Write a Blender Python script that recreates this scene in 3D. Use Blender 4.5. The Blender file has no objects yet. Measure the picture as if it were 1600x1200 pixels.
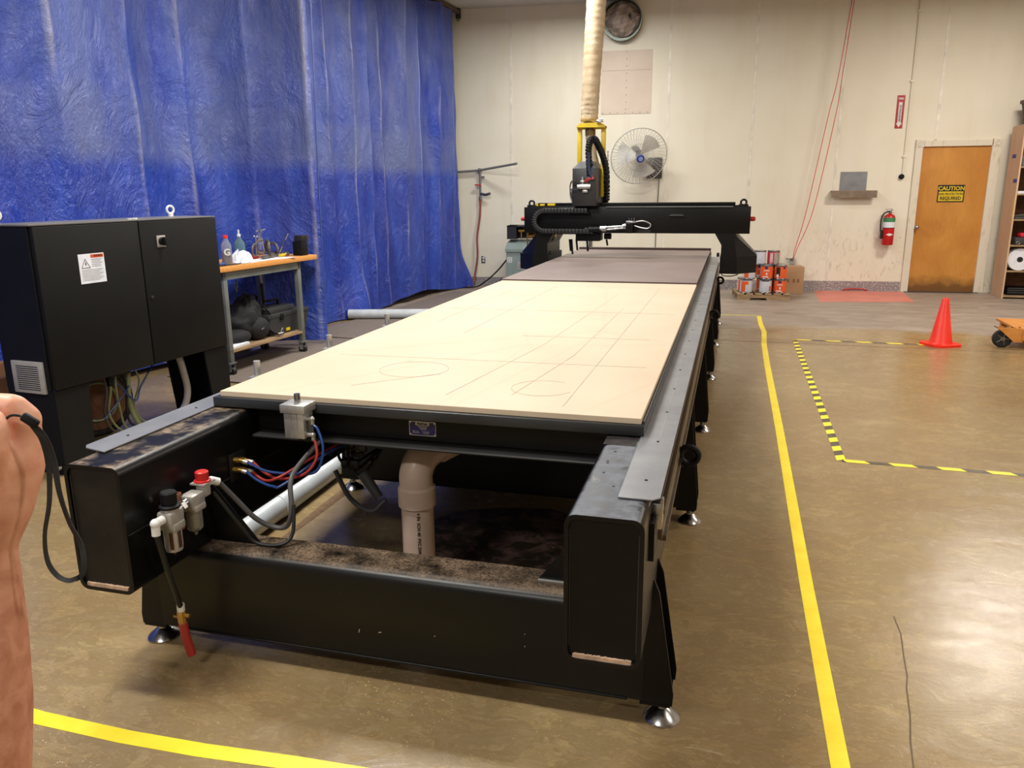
import bpy, bmesh, math, random
from mathutils import Vector, Matrix
random.seed(7)
V = Vector
sc = bpy.context.scene
C = sc.collection
# ---------------------------------------------------------------- camera, world, lights, exposure
cam_d = bpy.data.cameras.new('camera'); cam = bpy.data.objects.new('camera', cam_d); C.objects.link(cam)
R_ = V((0.96371, 0.26679, -0.00904)); U_ = V((-0.05521, 0.23233, 0.97107)); F_ = V((-0.26117, 0.93533, -0.23863))
m = Matrix((R_, U_, -F_)).transposed().to_4x4(); m.translation = V((0, 0, 1.489))
cam.matrix_world = m
cam_d.sensor_width = 36; cam_d.lens = 1229.26 / 1600 * 36; cam_d.clip_start = 0.02; cam_d.clip_end = 100
sc.camera = cam
w = bpy.data.worlds.new('world'); sc.world = w; w.use_nodes = True
w.node_tree.nodes['Background'].inputs[0].default_value = (0.75, 0.78, 0.8, 1)
w.node_tree.nodes['Background'].inputs[1].default_value = 0.15
sc.view_settings.view_transform = 'Standard'; sc.view_settings.look = 'None'
sc.view_settings.gamma = 1; sc.view_settings.use_curve_mapping = False
sc.view_settings.exposure = 0.0

def lamp(name, x, y, z, e, col, sx=1.2, sy=0.35, rot=0):
    d = bpy.data.lights.new(name, 'AREA'); d.shape = 'RECTANGLE'; d.size = sx; d.size_y = sy
    d.energy = e; d.color = col
    o = bpy.data.objects.new(name, d); C.objects.link(o); o.location = (x, y, z); o.rotation_euler = (0, 0, rot)
    return o
COOL = (1.0, 0.985, 0.93); WARM = (1.0, 0.92, 0.82)
for (x, y, e, c) in [(-2.2, 1.2, 130, COOL), (-2.3, 4.6, 140, COOL), (-2.2, 7.6, 115, COOL), (-1.95, 10.4, 88, COOL),
                     (3.4, 1.6, 130, WARM), (3.5, 5.6, 130, WARM), (3.34, 9.86, 140, WARM), (-1.6, -2.0, 110, COOL)]:
    lamp('ceiling_lamp', x, y, 3.95, e, c)

# ---------------------------------------------------------------- helpers
def lin(c):
    r = []
    for v in c[:3]:
        v = v / 255
        r.append(v / 12.92 if v <= 0.04045 else ((v + 0.055) / 1.055) ** 2.4)
    return (*r, 1)

class NT:
    def __init__(s, name):
        s.m = bpy.data.materials.new(name); s.m.use_nodes = True
        s.t = s.m.node_tree; s.b = s.t.nodes['Principled BSDF']; s.out = s.t.nodes['Material Output']
        s.co = s.t.nodes.new('ShaderNodeTexCoord')
    def n(s, kind, **kw):
        x = s.t.nodes.new('ShaderNode' + kind)
        for k, v in kw.items():
            if k.startswith('i_'):
                x.inputs[k[2:].replace('_', ' ')].default_value = v
            else: setattr(x, k, v)
        return x
    def l(s, a, b): s.t.links.new(a, b)
    def mapped(s, scale=(1, 1, 1), coord='Object', rot=(0, 0, 0)):
        mp = s.n('Mapping'); mp.inputs['Scale'].default_value = scale; mp.inputs['Rotation'].default_value = rot
        s.l(s.co.outputs[coord], mp.inputs[0]); return mp.outputs[0]
    def noise(s, scale, detail=4, vec=None, rough=0.55, dist=0.0):
        x = s.n('TexNoise'); x.inputs['Scale'].default_value = scale; x.inputs['Detail'].default_value = detail
        x.inputs['Roughness'].default_value = rough; x.inputs['Distortion'].default_value = dist
        if vec is None: vec = s.co.outputs['Object']
        s.l(vec, x.inputs['Vector']); return x.outputs['Fac']
    def ramp(s, fac, a, b, ca=(0, 0, 0, 1), cb=(1, 1, 1, 1)):
        x = s.n('ValToRGB'); e = x.color_ramp.elements
        e[0].position = a; e[0].color = ca; e[1].position = b; e[1].color = cb
        s.l(fac, x.inputs[0]); return x.outputs[0]
    def mix(s, fac, a, b):
        x = s.n('Mix', data_type='RGBA')
        for sock, v in ((x.inputs[0], fac), (x.inputs[6], a), (x.inputs[7], b)):
            if hasattr(v, 'links'): s.l(v, sock)
            else: sock.default_value = v
        return x.outputs[2]
    def math(s, op, a, b=0.5, clamp=False):
        x = s.n('Math', operation=op); x.use_clamp = clamp
        for i, v in enumerate((a, b)):
            if hasattr(v, 'links'): s.l(v, x.inputs[i])
            else: x.inputs[i].default_value = v
        return x.outputs[0]
    def bump(s, h, strength=0.3, dist=0.01):
        x = s.n('Bump'); x.inputs['Strength'].default_value = strength; x.inputs['Distance'].default_value = dist
        s.l(h, x.inputs['Height']); s.l(x.outputs[0], s.b.inputs['Normal']); return x
    def col(s, c):
        if hasattr(c, 'links'): s.l(c, s.b.inputs['Base Color'])
        else: s.b.inputs['Base Color'].default_value = c
    def set(s, rough=None, metal=None, spec=None, coat=None):
        for k, v in (('Roughness', rough), ('Metallic', metal), ('Specular IOR Level', spec), ('Coat Weight', coat)):
            if v is None: continue
            if hasattr(v, 'links'): s.l(v, s.b.inputs[k])
            else: s.b.inputs[k].default_value = v

def pm(name, c, rough=0.5, metal=0.0, c2=None, scale=6, bump=0.0, bscale=60, spec=0.5, lo=0.35, hi=0.7, stretch=(1, 1, 1)):
    t = NT(name)
    c2 = c2 or tuple(v * 0.86 for v in c)
    vec = t.mapped(stretch)
    t.col(t.mix(t.ramp(t.noise(scale, 5, vec), lo, hi), lin(c), lin(c2)))
    t.set(rough, metal, spec)
    if bump: t.bump(t.noise(bscale, 3, vec), bump, 0.005)
    return t.m

def dust_or_sheen(name, c, dust, amt_lo=0.45, amt_hi=0.7, rough=0.36, scale=9, fine=60):
    """painted steel with saw dust, or a painted-in sheen, on whatever faces up"""
    t = NT(name)
    g = t.n('NewGeometry'); sx = t.n('SeparateXYZ'); t.l(g.outputs['Normal'], sx.inputs[0])
    up = t.ramp(sx.outputs[2], 0.75, 0.97)
    d = t.math('MULTIPLY', t.ramp(t.noise(scale, 6, rough=0.65), amt_lo, amt_hi), t.ramp(t.noise(fine, 4, rough=0.7), 0.3, 0.6))
    f = t.math('MULTIPLY', up, d)
    scr = t.ramp(t.noise(40, 4, t.mapped((0.3, 1, 1))), 0.70, 0.80)
    base = t.mix(t.math('MULTIPLY', scr, 0.25), lin(c), lin((90, 88, 84)))
    t.col(t.mix(f, base, lin(dust)))
    t.set(t.math('ADD', t.math('MULTIPLY', f, 0.45), rough), 0, .32); t.bump(t.noise(220, 2), 0.06, 0.002)
    return t.m

MT = {}
MT['black'] = pm('black_paint', (10, 10, 11), 0.40, 0, (15, 15, 16), 7, 0.05, 250, spec=.24)
MT['black_matt'] = pm('black_matt', (8, 8, 10), 0.6, 0, (13, 13, 15), 9, spec=.25)
MT['beam_l'] = dust_or_sheen('dusty_black_paint', (10, 10, 11), (150, 130, 108), 0.42, 0.62, 0.33, 7, 40)
MT['beam_r'] = dust_or_sheen('sheen_black_paint', (12, 12, 14), (104, 108, 116), 0.12, 0.34, 0.26, 6, 16)  # reflected ceiling light on the beam top, painted as a blue-grey tone
MT['cross'] = dust_or_sheen('sawdust_black_paint', (13, 12, 12), (140, 118, 96), 0.34, 0.66, 0.34, 10, 140)
MT['cabinet'] = pm('cabinet_black', (11, 11, 12), 0.55, 0, (16, 16, 17), 6, 0.12, 500, spec=.24)
MT['steel'] = pm('brushed_steel', (150, 150, 152), 0.32, 0.9, (120, 120, 122), 12, 0.05, 90, stretch=(6, 1, 6))
MT['cover'] = pm('rail_cover_steel', (142, 144, 148), 0.36, 0.35, (124, 126, 131), 7, 0.03, 60)
MT['chrome'] = pm('zinc', (190, 190, 190), 0.22, 1.0, (150, 150, 150), 20)
MT['alu'] = pm('aluminium', (196, 194, 190), 0.38, 0.7, (170, 168, 165), 20)
MT['railbrown'] = pm('oiled_rail', (92, 80, 68), 0.3, 0.8, (70, 60, 50), 14, stretch=(1, .2, 1))
MT['raw'] = pm('raw_weld', (214, 180, 150), 0.6, 0, (150, 125, 105), 30)
MT['pvc'] = pm('beige_pvc', (208, 184, 168), 0.35, 0, (190, 165, 148), 8)
MT['pvcw'] = pm('white_pvc', (200, 205, 208), 0.35, 0, (180, 184, 188), 8)
MT['rubber'] = pm('black_rubber', (16, 16, 16), 0.6)
MT['greycable'] = pm('grey_cable', (78, 76, 76), 0.45)
MT['red'] = pm('red_plastic', (190, 30, 28), 0.4)
MT['redhose'] = pm('red_hose', (165, 45, 38), 0.5)
MT['bluehose'] = pm('blue_hose', (28, 62, 125), 0.35)
MT['brass'] = pm('brass', (178, 140, 70), 0.35, 0.8)
MT['white'] = pm('white_plastic', (222, 222, 220), 0.5, 0, (205, 205, 203))
MT['offw'] = pm('grey_plastic', (165, 162, 160), 0.5)
MT['yellow'] = pm('yellow_paint', (226, 196, 30), 0.4, 0, (200, 170, 20))
MT['ink'] = pm('black_ink', (18, 18, 18), 0.6)
MT['orange'] = pm('orange_print', (222, 92, 40), 0.5)
MT['blueplate'] = pm('blue_plate', (28, 24, 92), 0.35)
MT['paper'] = pm('paper', (232, 234, 242), 0.7, 0, (214, 216, 226), 14, 0.2, 30)
MT['wood'] = pm('bench_maple', (226, 160, 88), 0.45, 0, (205, 138, 68), 6, stretch=(8, .6, 8))
MT['ply'] = pm('pallet_wood', (168, 140, 104), 0.75, 0, (130, 104, 74), 7, 0.2, 40, stretch=(1, 6, 6))
MT['woodb'] = pm('rough_brown_wood', (120, 78, 48), 0.75, 0, (84, 52, 30), 8)
MT['card'] = pm('cardboard', (176, 140, 104), 0.8, 0, (158, 124, 90), 4)
MT['legpaint'] = pm('grey_green_paint', (112, 116, 112), 0.5, 0, (92, 96, 92))
MT['greenbox'] = pm('transformer_grey', (128, 142, 140), 0.5, 0, (112, 126, 124), 3)
MT['tool'] = pm('tool_steel', (120, 112, 104), 0.45, 0.6, (80, 72, 66), 30)
MT['toolbox'] = pm('toolbox_plastic', (52, 54, 56), 0.5)
MT['fabric'] = pm('black_fabric', (11, 12, 14), 0.8, 0, (24, 25, 28), 14, 0.9, 22)
MT['skin'] = pm('skin', (222, 160, 130), 0.5, 0, (196, 124, 98), 22, 0.18, 160)
MT['skin_arm'] = pm('skin_tanned', (190, 132, 100), 0.55, 0, (160, 100, 74), 30, 0.35, 90)
MT['shirt'] = pm('dark_shirt', (40, 44, 56), 0.9)
MT['jeans'] = pm('denim', (46, 58, 84), 0.9)
MT['cone'] = pm('cone_orange', (240, 46, 22), 0.4, 0, (225, 36, 18))
MT['dkgrey'] = pm('dark_grey', (58, 58, 60), 0.5)
MT['midgrey'] = pm('mid_grey', (120, 120, 120), 0.5)
MT['duct'] = pm('tan_flex_duct', (196, 176, 146), 0.55, 0, (172, 150, 118), 10, 0.3, 40)
MT['glassb'] = None
def glassy(name, c, rough=0.08, alpha=0.45):
    t = NT(name); t.col(lin(c)); t.set(rough); t.b.inputs['Transmission Weight'].default_value = 0.75
    t.b.inputs['IOR'].default_value = 1.2; return t.m
MT['clear'] = glassy('clear_plastic', (200, 205, 215))
MT['bowl'] = glassy('smoky_bowl', (190, 188, 178), 0.2)
MT['lens'] = glassy('green_bottle', (150, 190, 190))

class MB:
    def __init__(s): s.bm = bmesh.new(); s.mi = 0
    def _new(s, verts, faces):
        vs = [s.bm.verts.new(v) for v in verts]; out = []
        for f in faces:
            try:
                fc = s.bm.faces.new([vs[i] for i in f]); fc.material_index = s.mi; out.append(fc)
            except ValueError: pass
        return vs, out
    def box(s, lo, hi, bev=0.0, M=None, seg=2):
        x0, y0, z0 = lo; x1, y1, z1 = hi
        P = [V(p) for p in ((x0,y0,z0),(x1,y0,z0),(x1,y1,z0),(x0,y1,z0),(x0,y0,z1),(x1,y0,z1),(x1,y1,z1),(x0,y1,z1))]
        if M is not None: P = [M @ p for p in P]
        vs, fs = s._new(P, ((3,2,1,0),(4,5,6,7),(0,1,5,4),(1,2,6,5),(2,3,7,6),(3,0,4,7)))
        if bev:
            es = list({e for f in fs for e in f.edges})
            r = bmesh.ops.bevel(s.bm, geom=es, offset=bev, segments=seg, affect='EDGES', profile=0.5)
            for f in r['faces']: f.material_index = s.mi
        return s
    def cbox(s, c, size, bev=0.0, rot=None, seg=2):
        h = V(size) / 2
        M = Matrix.Translation(V(c))
        if rot is not None: M = M @ rot.to_4x4()
        return s.box(-h, h, bev, M, seg)
    def frame(s, d):
        d = V(d).normalized(); a = V((0, 0, 1)) if abs(d.z) < 0.9 else V((1, 0, 0))
        x = a.cross(d).normalized(); return x, d.cross(x)
    def loft(s, rings, cap=True, closed=False):
        n = len(rings[0]); R = [[s.bm.verts.new(p) for p in r] for r in rings]
        k = len(R)
        for i in range(k if closed else k - 1):
            a, b = R[i], R[(i + 1) % k]
            for j in range(n):
                f = s.bm.faces.new((a[j], a[(j+1) % n], b[(j+1) % n], b[j])); f.material_index = s.mi
        if cap and not closed:
            for f in (s.bm.faces.new(list(reversed(R[0]))), s.bm.faces.new(R[-1])): f.material_index = s.mi
        return s
    def cyl(s, p0, p1, r0, r1=None, seg=16):
        p0, p1 = V(p0), V(p1); r1 = r0 if r1 is None else r1
        x, y = s.frame(p1 - p0)
        ring = lambda p, r: [p + x * (r * math.cos(2*math.pi*i/seg)) + y * (r * math.sin(2*math.pi*i/seg)) for i in range(seg)]
        return s.loft([ring(p0, r0), ring(p1, r1)])
    def lathe(s, prof, o=(0,0,0), axis=(0,0,1), seg=24):
        o = V(o); ax = V(axis).normalized(); x, y = s.frame(ax)
        return s.loft([[o + ax * z + x * (max(r, 1e-4) * math.cos(2*math.pi*i/seg)) + y * (max(r, 1e-4) * math.sin(2*math.pi*i/seg)) for i in range(seg)] for r, z in prof])
    def tube(s, pts, r, seg=8, sub=0, closed=False, flat=None):
        pts = [V(p) for p in pts]
        if sub: pts = smooth_path(pts, sub, closed)
        rs = r if isinstance(r, (list, tuple)) else None
        rings = []; n = len(pts); x = None
        for i, p in enumerate(pts):
            a = pts[i-1] if (i or closed) else pts[0]; b = pts[(i+1) % n] if (i < n-1 or closed) else pts[-1]
            d = (b - a).normalized()
            if x is None: x, y = s.frame(d)
            else:
                x = (x - d * x.dot(d)).normalized(); y = d.cross(x)
            rr = rs[min(i * len(rs) // n, len(rs)-1)] if rs else r
            if rs and len(rs) > 1:
                t = i / max(n-1, 1) * (len(rs)-1); k = min(int(t), len(rs)-2); rr = rs[k] + (rs[k+1]-rs[k]) * (t-k)
            fx, fy = flat or (1, 1)
            rings.append([p + x * (rr*fx*math.cos(2*math.pi*j/seg)) + y * (rr*fy*math.sin(2*math.pi*j/seg)) for j in range(seg)])
        return s.loft(rings, closed=closed)
    def prism(s, poly, vec):
        a = [V(p) for p in poly]; vec = V(vec)
        s.loft([a, [p + vec for p in a]]); return s
    def ball(s, c, r, seg=16, sc3=(1, 1, 1)):
        M = Matrix.Translation(V(c)) @ Matrix.Diagonal((sc3[0]*r, sc3[1]*r, sc3[2]*r, 1))
        g = bmesh.ops.create_uvsphere(s.bm, u_segments=seg, v_segments=max(6, seg//2), radius=1, matrix=M)
        for v in g['verts']:
            for f in v.link_faces: f.material_index = s.mi
        return s
    def torus(s, c, axis, R, r, seg=24, rs=8):
        c = V(c); x, y = s.frame(axis)
        return s.tube([c + x * (R*math.cos(2*math.pi*i/seg)) + y * (R*math.sin(2*math.pi*i/seg)) for i in range(seg)], r, rs, closed=True)
    def surf(s, fn, nu, nv):
        g = [[s.bm.verts.new(fn(i/nu, j/nv)) for j in range(nv+1)] for i in range(nu+1)]
        for i in range(nu):
            for j in range(nv):
                f = s.bm.faces.new((g[i][j], g[i+1][j], g[i+1][j+1], g[i][j+1])); f.material_index = s.mi
        return s

def smooth_path(P, sub, closed=False):
    out = []; n = len(P)
    for i in range(n if closed else n-1):
        p0 = P[i-1] if (i or closed) else P[0]*2 - P[1]
        p1, p2 = P[i], P[(i+1) % n]
        p3 = P[(i+2) % n] if (i+2 < n or closed) else p2*2 - p1
        for k in range(sub):
            t = k/sub
            out.append(0.5*((2*p1) + (p2-p0)*t + (2*p0-5*p1+4*p2-p3)*t*t + (3*p1-p0-3*p2+p3)*t**3))
    if not closed: out.append(P[-1])
    return out

def root_of(o):
    while o.parent: o = o.parent
    return o
def rootM(o):
    r = root_of(o)
    return Matrix.Translation(r.location) @ r.rotation_euler.to_matrix().to_4x4()

def obj(name, mb, mat, parent=None, local=False, smooth=35, label=None, cat=None, group=None, kind=None):
    """link the builder as ONE mesh; world coordinates unless local"""
    bm = mb.bm
    bmesh.ops.remove_doubles(bm, verts=bm.verts, dist=1e-6)
    bmesh.ops.recalc_face_normals(bm, faces=bm.faces)
    if parent is not None and not local: bm.transform(rootM(parent).inverted())
    me = bpy.data.meshes.new(name); bm.to_mesh(me); bm.free()
    for mm in (mat if isinstance(mat, (list, tuple)) else [mat]): me.materials.append(MT[mm] if isinstance(mm, str) else mm)
    if smooth:
        me.polygons.foreach_set('use_smooth', [True]*len(me.polygons)); me.set_sharp_from_angle(angle=math.radians(smooth))
    o = bpy.data.objects.new(name, me); C.objects.link(o)
    if parent is not None: o.parent = parent
    tag(o, label, cat, group, kind); return o
def tag(o, label=None, cat=None, group=None, kind=None):
    for k, v in (('label', label), ('category', cat), ('group', group), ('kind', kind)):
        if v: o[k] = v
    return o
def thing(name, label, cat, loc=(0,0,0), rz=0, group=None, kind=None):
    o = bpy.data.objects.new(name, None); C.objects.link(o); o.location = loc; o.rotation_euler = (0, 0, rz)
    o.empty_display_size = 0.1
    return tag(o, label, cat, group, kind)
def copy_tree(o, parent=None):
    c = o.copy(); C.objects.link(c); c.parent = parent
    for ch in list(o.children): copy_tree(ch, c)
    return c
def text(name, body, size, origin, right, up, mat, parent, align='CENTER', bold=0.0, sx=1.0, ext=0.0004):
    cu = bpy.data.curves.new(name, 'FONT'); cu.body = body; cu.size = size; cu.align_x = align; cu.align_y = 'CENTER'
    cu.extrude = ext; cu.offset = bold; cu.resolution_u = 2
    t = bpy.data.objects.new('t', cu); C.objects.link(t)
    me = bpy.data.meshes.new_from_object(t.evaluated_get(bpy.context.evaluated_depsgraph_get()))
    bpy.data.objects.remove(t); bpy.data.curves.remove(cu)
    right = V(right).normalized(); up = V(up).normalized(); nn = right.cross(up)
    M = Matrix((right*sx, up, nn)).transposed().to_4x4(); M.translation = V(origin)
    if parent is not None: M = rootM(parent).inverted() @ M
    me.transform(M); me.materials.clear(); me.materials.append(MT[mat])
    o = bpy.data.objects.new(name, me); C.objects.link(o); o.parent = parent
    return o

# wall frame: plane y = YW + K x
K = 0.0774; YW = 12.463; TH = math.atan(K); WX = V((math.cos(TH), math.sin(TH), 0)); WN = V((math.sin(TH), -math.cos(TH), 0))
def W(x, z=0.0, off=0.0): return V((x, YW + K*x, z)) + WN*off
def Wrt(x, loc, parent=None): pass

# ---------------------------------------------------------------- floor
def floor_mat():
    t = NT('sealed_concrete')
    o = t.co.outputs['Object']
    n1 = t.noise(0.9, 6, t.mapped((1, 1.6, 1)), 0.6, 0.6); n2 = t.noise(5, 8, t.mapped((1, 1.5, 1)), 0.68, 0.8); n3 = t.noise(38, 4, None, 0.7)
    base = t.mix(t.ramp(n1, 0.36, 0.66), lin((162, 142, 100)), lin((140, 112, 74)))
    base = t.mix(t.math('MULTIPLY', t.ramp(n2, 0.40, 0.74), 0.42), base, lin((190, 170, 134)))
    n4 = t.noise(20, 7, t.mapped((.5, 1.3, 1), rot=(0, 0, -.35)), .74, 1.4)
    base = t.mix(t.math('MULTIPLY', t.ramp(n4, .46, .68), .38), base, lin((198, 178, 142)))
    base = t.mix(t.math('MULTIPLY', t.ramp(n4, .44, .30), .3), base, lin((96, 78, 52)))
    base = t.mix(t.math('MULTIPLY', t.ramp(n2, 0.46, 0.28), 0.34), base, lin((108, 86, 54)))
    # unsealed, greyer concrete by the back wall
    sp = t.n('SeparateXYZ'); t.l(o, sp.inputs[0])
    yy = t.math('ADD', sp.outputs[1], t.math('MULTIPLY', t.noise(1.2, 4), 1.6)); 
    far = t.ramp(t.math('MULTIPLY', yy, 0.1), 0.965, 1.01)
    grey = t.mix(t.ramp(t.noise(3.5, 7, t.mapped((0.6, 1.6, 1)), 0.65, 0.9), 0.35, 0.65), lin((156, 142, 130)), lin((128, 114, 102)))
    base = t.mix(far, base, grey)
    # fine pits, pale specks, scratches
    sc1 = t.ramp(t.noise(26, 5, t.mapped((0.25, 1.2, 1), rot=(0, 0, 0.5)), 0.7, 1.2), 0.66, 0.76)
    base = t.mix(t.math('MULTIPLY', sc1, 0.35), base, lin((214, 198, 168)))
    vo = t.n('TexVoronoi'); vo.inputs['Scale'].default_value = 55; t.l(o, vo.inputs['Vector'])
    sp2 = t.math('MULTIPLY', t.ramp(vo.outputs['Distance'], 0.10, 0.16, (1,1,1,1), (0,0,0,1)), t.ramp(t.noise(1.3, 3), 0.55, 0.68))
    base = t.mix(t.math('MULTIPLY', sp2, 0.7), base, lin((230, 210, 170)))
    sp3 = t.ramp(t.noise(150, 2, t.mapped((.6, 1, 1)), .5), .70, .76); base = t.mix(t.math('MULTIPLY', sp3, .6), base, lin((222, 204, 170)))
    sp4 = t.ramp(t.noise(90, 3, None, .6, .5), .70, .74); base = t.mix(t.math('MULTIPLY', sp4, .5), base, lin((84, 68, 48)))
    sp5 = t.math('MULTIPLY', t.ramp(t.noise(60, 3, t.mapped((.10, 1, 1), rot=(0, 0, .9)), .5, .4), .72, .76), t.ramp(t.noise(2, 2), .45, .6)); base = t.mix(t.math('MULTIPLY', sp5, .6), base, lin((216, 200, 168)))
    dk = t.math('MULTIPLY', t.ramp(t.noise(9, 7, None, 0.75, 1.5), 0.66, 0.74), t.ramp(t.noise(1.0, 2), 0.45, 0.6))
    base = t.mix(t.math('MULTIPLY', dk, 0.55), base, lin((70, 62, 66)))
    t.col(base)
    r = t.math('ADD', t.math('MULTIPLY', n2, 0.30), 0.09)
    r = t.math('ADD', r, t.math('MULTIPLY', far, 0.3)); r = t.math('ADD', r, t.math('MULTIPLY', sp2, 0.2))
    t.set(r, 0, 0.5)
    t.bump(t.math('ADD', n2, t.math('MULTIPLY', n3, 0.15)), 0.16, 0.012)
    return t.m
MT['floor'] = floor_mat()
f = MB(); f.box((-7.5, -4, -0.1), (6, 13.4, 0)); obj('floor', f, 'floor', kind='structure', smooth=0)

# ---------------------------------------------------------------- back wall
def wall_mat():
    t = NT('cream_panel_paint')
    n = t.noise(1.1, 4); st = t.noise(3, 5, t.mapped((1.5, 1, 0.22)), 0.6)
    base = t.mix(t.ramp(n, 0.35, 0.7), lin((227, 221, 204)), lin((221, 213, 192)))
    base = t.mix(t.math('MULTIPLY', t.ramp(st, 0.5, 0.75), 0.25), base, lin((206, 190, 160)))
    sp = t.n('SeparateXYZ'); t.l(t.co.outputs['Object'], sp.inputs[0])
    low = t.ramp(t.math('MULTIPLY', sp.outputs[2], 0.5), 0.1, 0.62, (1,1,1,1), (0,0,0,1))
    rightish = t.ramp(t.math('MULTIPLY', t.math('ADD', sp.outputs[0], 4), 0.1), 0.38, 0.5)
    sm = t.math('MULTIPLY', t.math('MULTIPLY', t.ramp(t.noise(7, 6, t.mapped((1.4, 1, 0.6)), 0.72, 1.3), 0.54, 0.70), low), rightish)
    base = t.mix(t.math('MULTIPLY', sm, 0.6), base, lin((128, 108, 84)))
    ch = t.math('MULTIPLY', t.ramp(t.noise(5.5, 5, None, 0.6, 2.2), 0.70, 0.715), low)
    base = t.mix(ch, base, lin((52, 44, 38)))
    t.col(base); t.set(0.55); t.bump(t.noise(90, 2), 0.06, 0.002); return t.m
MT['wall'] = wall_mat()
MT['seam'] = pm('seam_white', (238, 232, 218), 0.5)
MT['frame'] = pm('weathered_white_trim', (216, 208, 190), 0.6, 0, (176, 164, 144), 11, 0.15, 40, lo=0.56, hi=0.82, stretch=(2, 2, .5))
def bb():
    t = NT('tread_plate'); vo = t.n('TexVoronoi'); vo.inputs['Scale'].default_value = 42
    t.l(t.mapped((1, 1, 1), rot=(0, .78, 0)), vo.inputs['Vector'])
    t.col(t.mix(t.ramp(vo.outputs['Distance'], 0.2, 0.4), lin((196, 190, 190)), lin((150, 144, 146)))); t.set(0.42, 0.4)
    t.bump(t.ramp(vo.outputs['Distance'], 0.15, 0.45, (1,1,1,1), (0,0,0,1)), 0.8, 0.004); return t.m
MT['tread'] = bb()
def box_w(mb, x0, x1, z0, z1, o0, o1, bev=0.0):
    """box on the wall: x range, z range, offsets out from the wall"""
    a = W(x0, z0, o0)
    L = (x1-x0) / math.cos(TH)
    M = Matrix.Translation(a) @ Matrix.Rotation(TH, 4, 'Z')
    return mb.box((0, -(o1-o0), 0), (L, 0, z1-z0), bev, M)
wb = MB(); box_w(wb, -7.5, 6, 0, 4.3, -0.25, -0.012)
wall = obj('wall_back', wb, 'wall', kind='structure', smooth=0)
seams = [-6.95, -5.76, -4.57, -3.38, -2.2, -1.03, 0.17, 1.363, 2.648, 3.85, 5.05, 6.0]
for a, b in zip(seams, seams[1:]):
    q = MB()
    if a < 2.6 < b or abs(a - 2.648) < .01: pass
    if abs(a - 1.363) < .01:      # door 2.44..3.56 cuts the panels
        box_w(q, a+.012, 2.43, 0, 4.3, -0.012, 0); box_w(q, 2.43, b-.012, 2.08, 4.3, -0.012, 0)
    elif abs(a - 2.648) < .01:
        box_w(q, a+.012, 3.50, 2.08, 4.3, -0.012, 0); box_w(q, 3.50, b-.012, 0, 4.3, -0.012, 0)
    else: box_w(q, a+.012, b-.012, 0, 4.3, -0.012, 0)
    obj('wall_panel', q, 'wall', wall, smooth=0)
for s_ in seams[1:-1]:
    q = MB(); box_w(q, s_-.018, s_+.018, 0.14 if abs(s_-2.648) > .01 else 2.13, 4.3, -0.004, 0.004); obj('seam_strip', q, 'seam', wall, smooth=0)
q = MB(); box_w(q, -6.5, 2.385, 0, 0.142, 0, 0.006); obj('baseboard_back', q, 'tread', kind='structure', smooth=0)
# other walls and ceiling
MT['wall2'] = pm('painted_wall', (206, 200, 186), 0.7)
MT['ceil'] = pm('ceiling_panel', (204, 200, 192), 0.8, 0, (196, 192, 184), 2)
for nm, lo, hi in (('wall_left', (-7.6, -4, 0), (-7.5, 13.4, 4.3)), ('wall_right', (6, -4, 0), (6.1, 13.4, 4.3)), ('wall_front', (-7.6, -4.1, 0), (6.1, -4, 4.3))):
    q = MB(); q.box(lo, hi); obj(nm, q, 'wall2', kind='structure', smooth=0)
q = MB(); q.box((-7.6, -4.1, 4.14), (6.1, 13.4, 4.3)); obj('ceiling', q, 'ceil', kind='structure', smooth=0)

# ---------------------------------------------------------------- door
def door_mat():
    t = NT('varnished_door'); sp = t.n('SeparateXYZ'); t.l(t.co.outputs['Object'], sp.inputs[0])
    b = t.mix(t.ramp(t.noise(2.2, 5, t.mapped((1, 1, .6)), .6, .6), .35, .7), lin((204, 144, 64)), lin((182, 120, 46)))
    b = t.mix(t.math('MULTIPLY', t.ramp(t.noise(30, 3, t.mapped((4, 4, .25))), .4, .8), .35), b, lin((150, 94, 32)))
    g = t.math('MULTIPLY', t.ramp(t.math('ADD', sp.outputs[2], t.math('MULTIPLY', t.noise(6, 4), .25)), .22, .36, (1,1,1,1), (0,0,0,1)), .75)
    b = t.mix(g, b, lin((70, 42, 20)))
    t.col(b); t.set(0.45); return t.m
MT['door'] = door_mat()
q = MB(); box_w(q, 2.485, 3.375, 0.006, 2.035, -0.03, 0.004)
door = obj('door_1', q, 'door', kind='structure', smooth=0)
q = MB()
box_w(q, 2.395, 2.49, 0, 2.035, -.02, .035, .004); box_w(q, 3.37, 3.49, 0, 2.035, -.02, .035, .004); box_w(q, 2.49, 3.37, 2.035, 2.12, -.02, .035, .004)
obj('door_frame', q, 'frame', door, smooth=0)
for xx in (2.3945, 3.380):
    q = MB(); box_w(q, xx, xx+.105, 2.025, 2.132, -.01, .042, .004); rb = obj('corner_block', q, 'frame', door, smooth=0)
    q = MB(); q.torus(W(xx+.052, 2.079, .043), WN, .032, .008, 20, 6); q.ball(W(xx+.052, 2.079, .043), .012, 10); obj('rosette', q, 'frame', rb)
q = MB(); q.cyl(W(2.515, .93, 0), W(2.515, .93, .03), .03, .028); q.cyl(W(2.515, .93, .02), W(2.515, .93, .06), .011); q.ball(W(2.515, .93, .068), .027, 16)
obj('door_knob', q, 'chrome', door, label='round chrome door knob')
q = MB(); box_w(q, 2.44, 3.42, 0, .006, 0, .10); obj('threshold', q, 'dkgrey', door, smooth=0)

WU = V((0, 0, 1))
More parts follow.
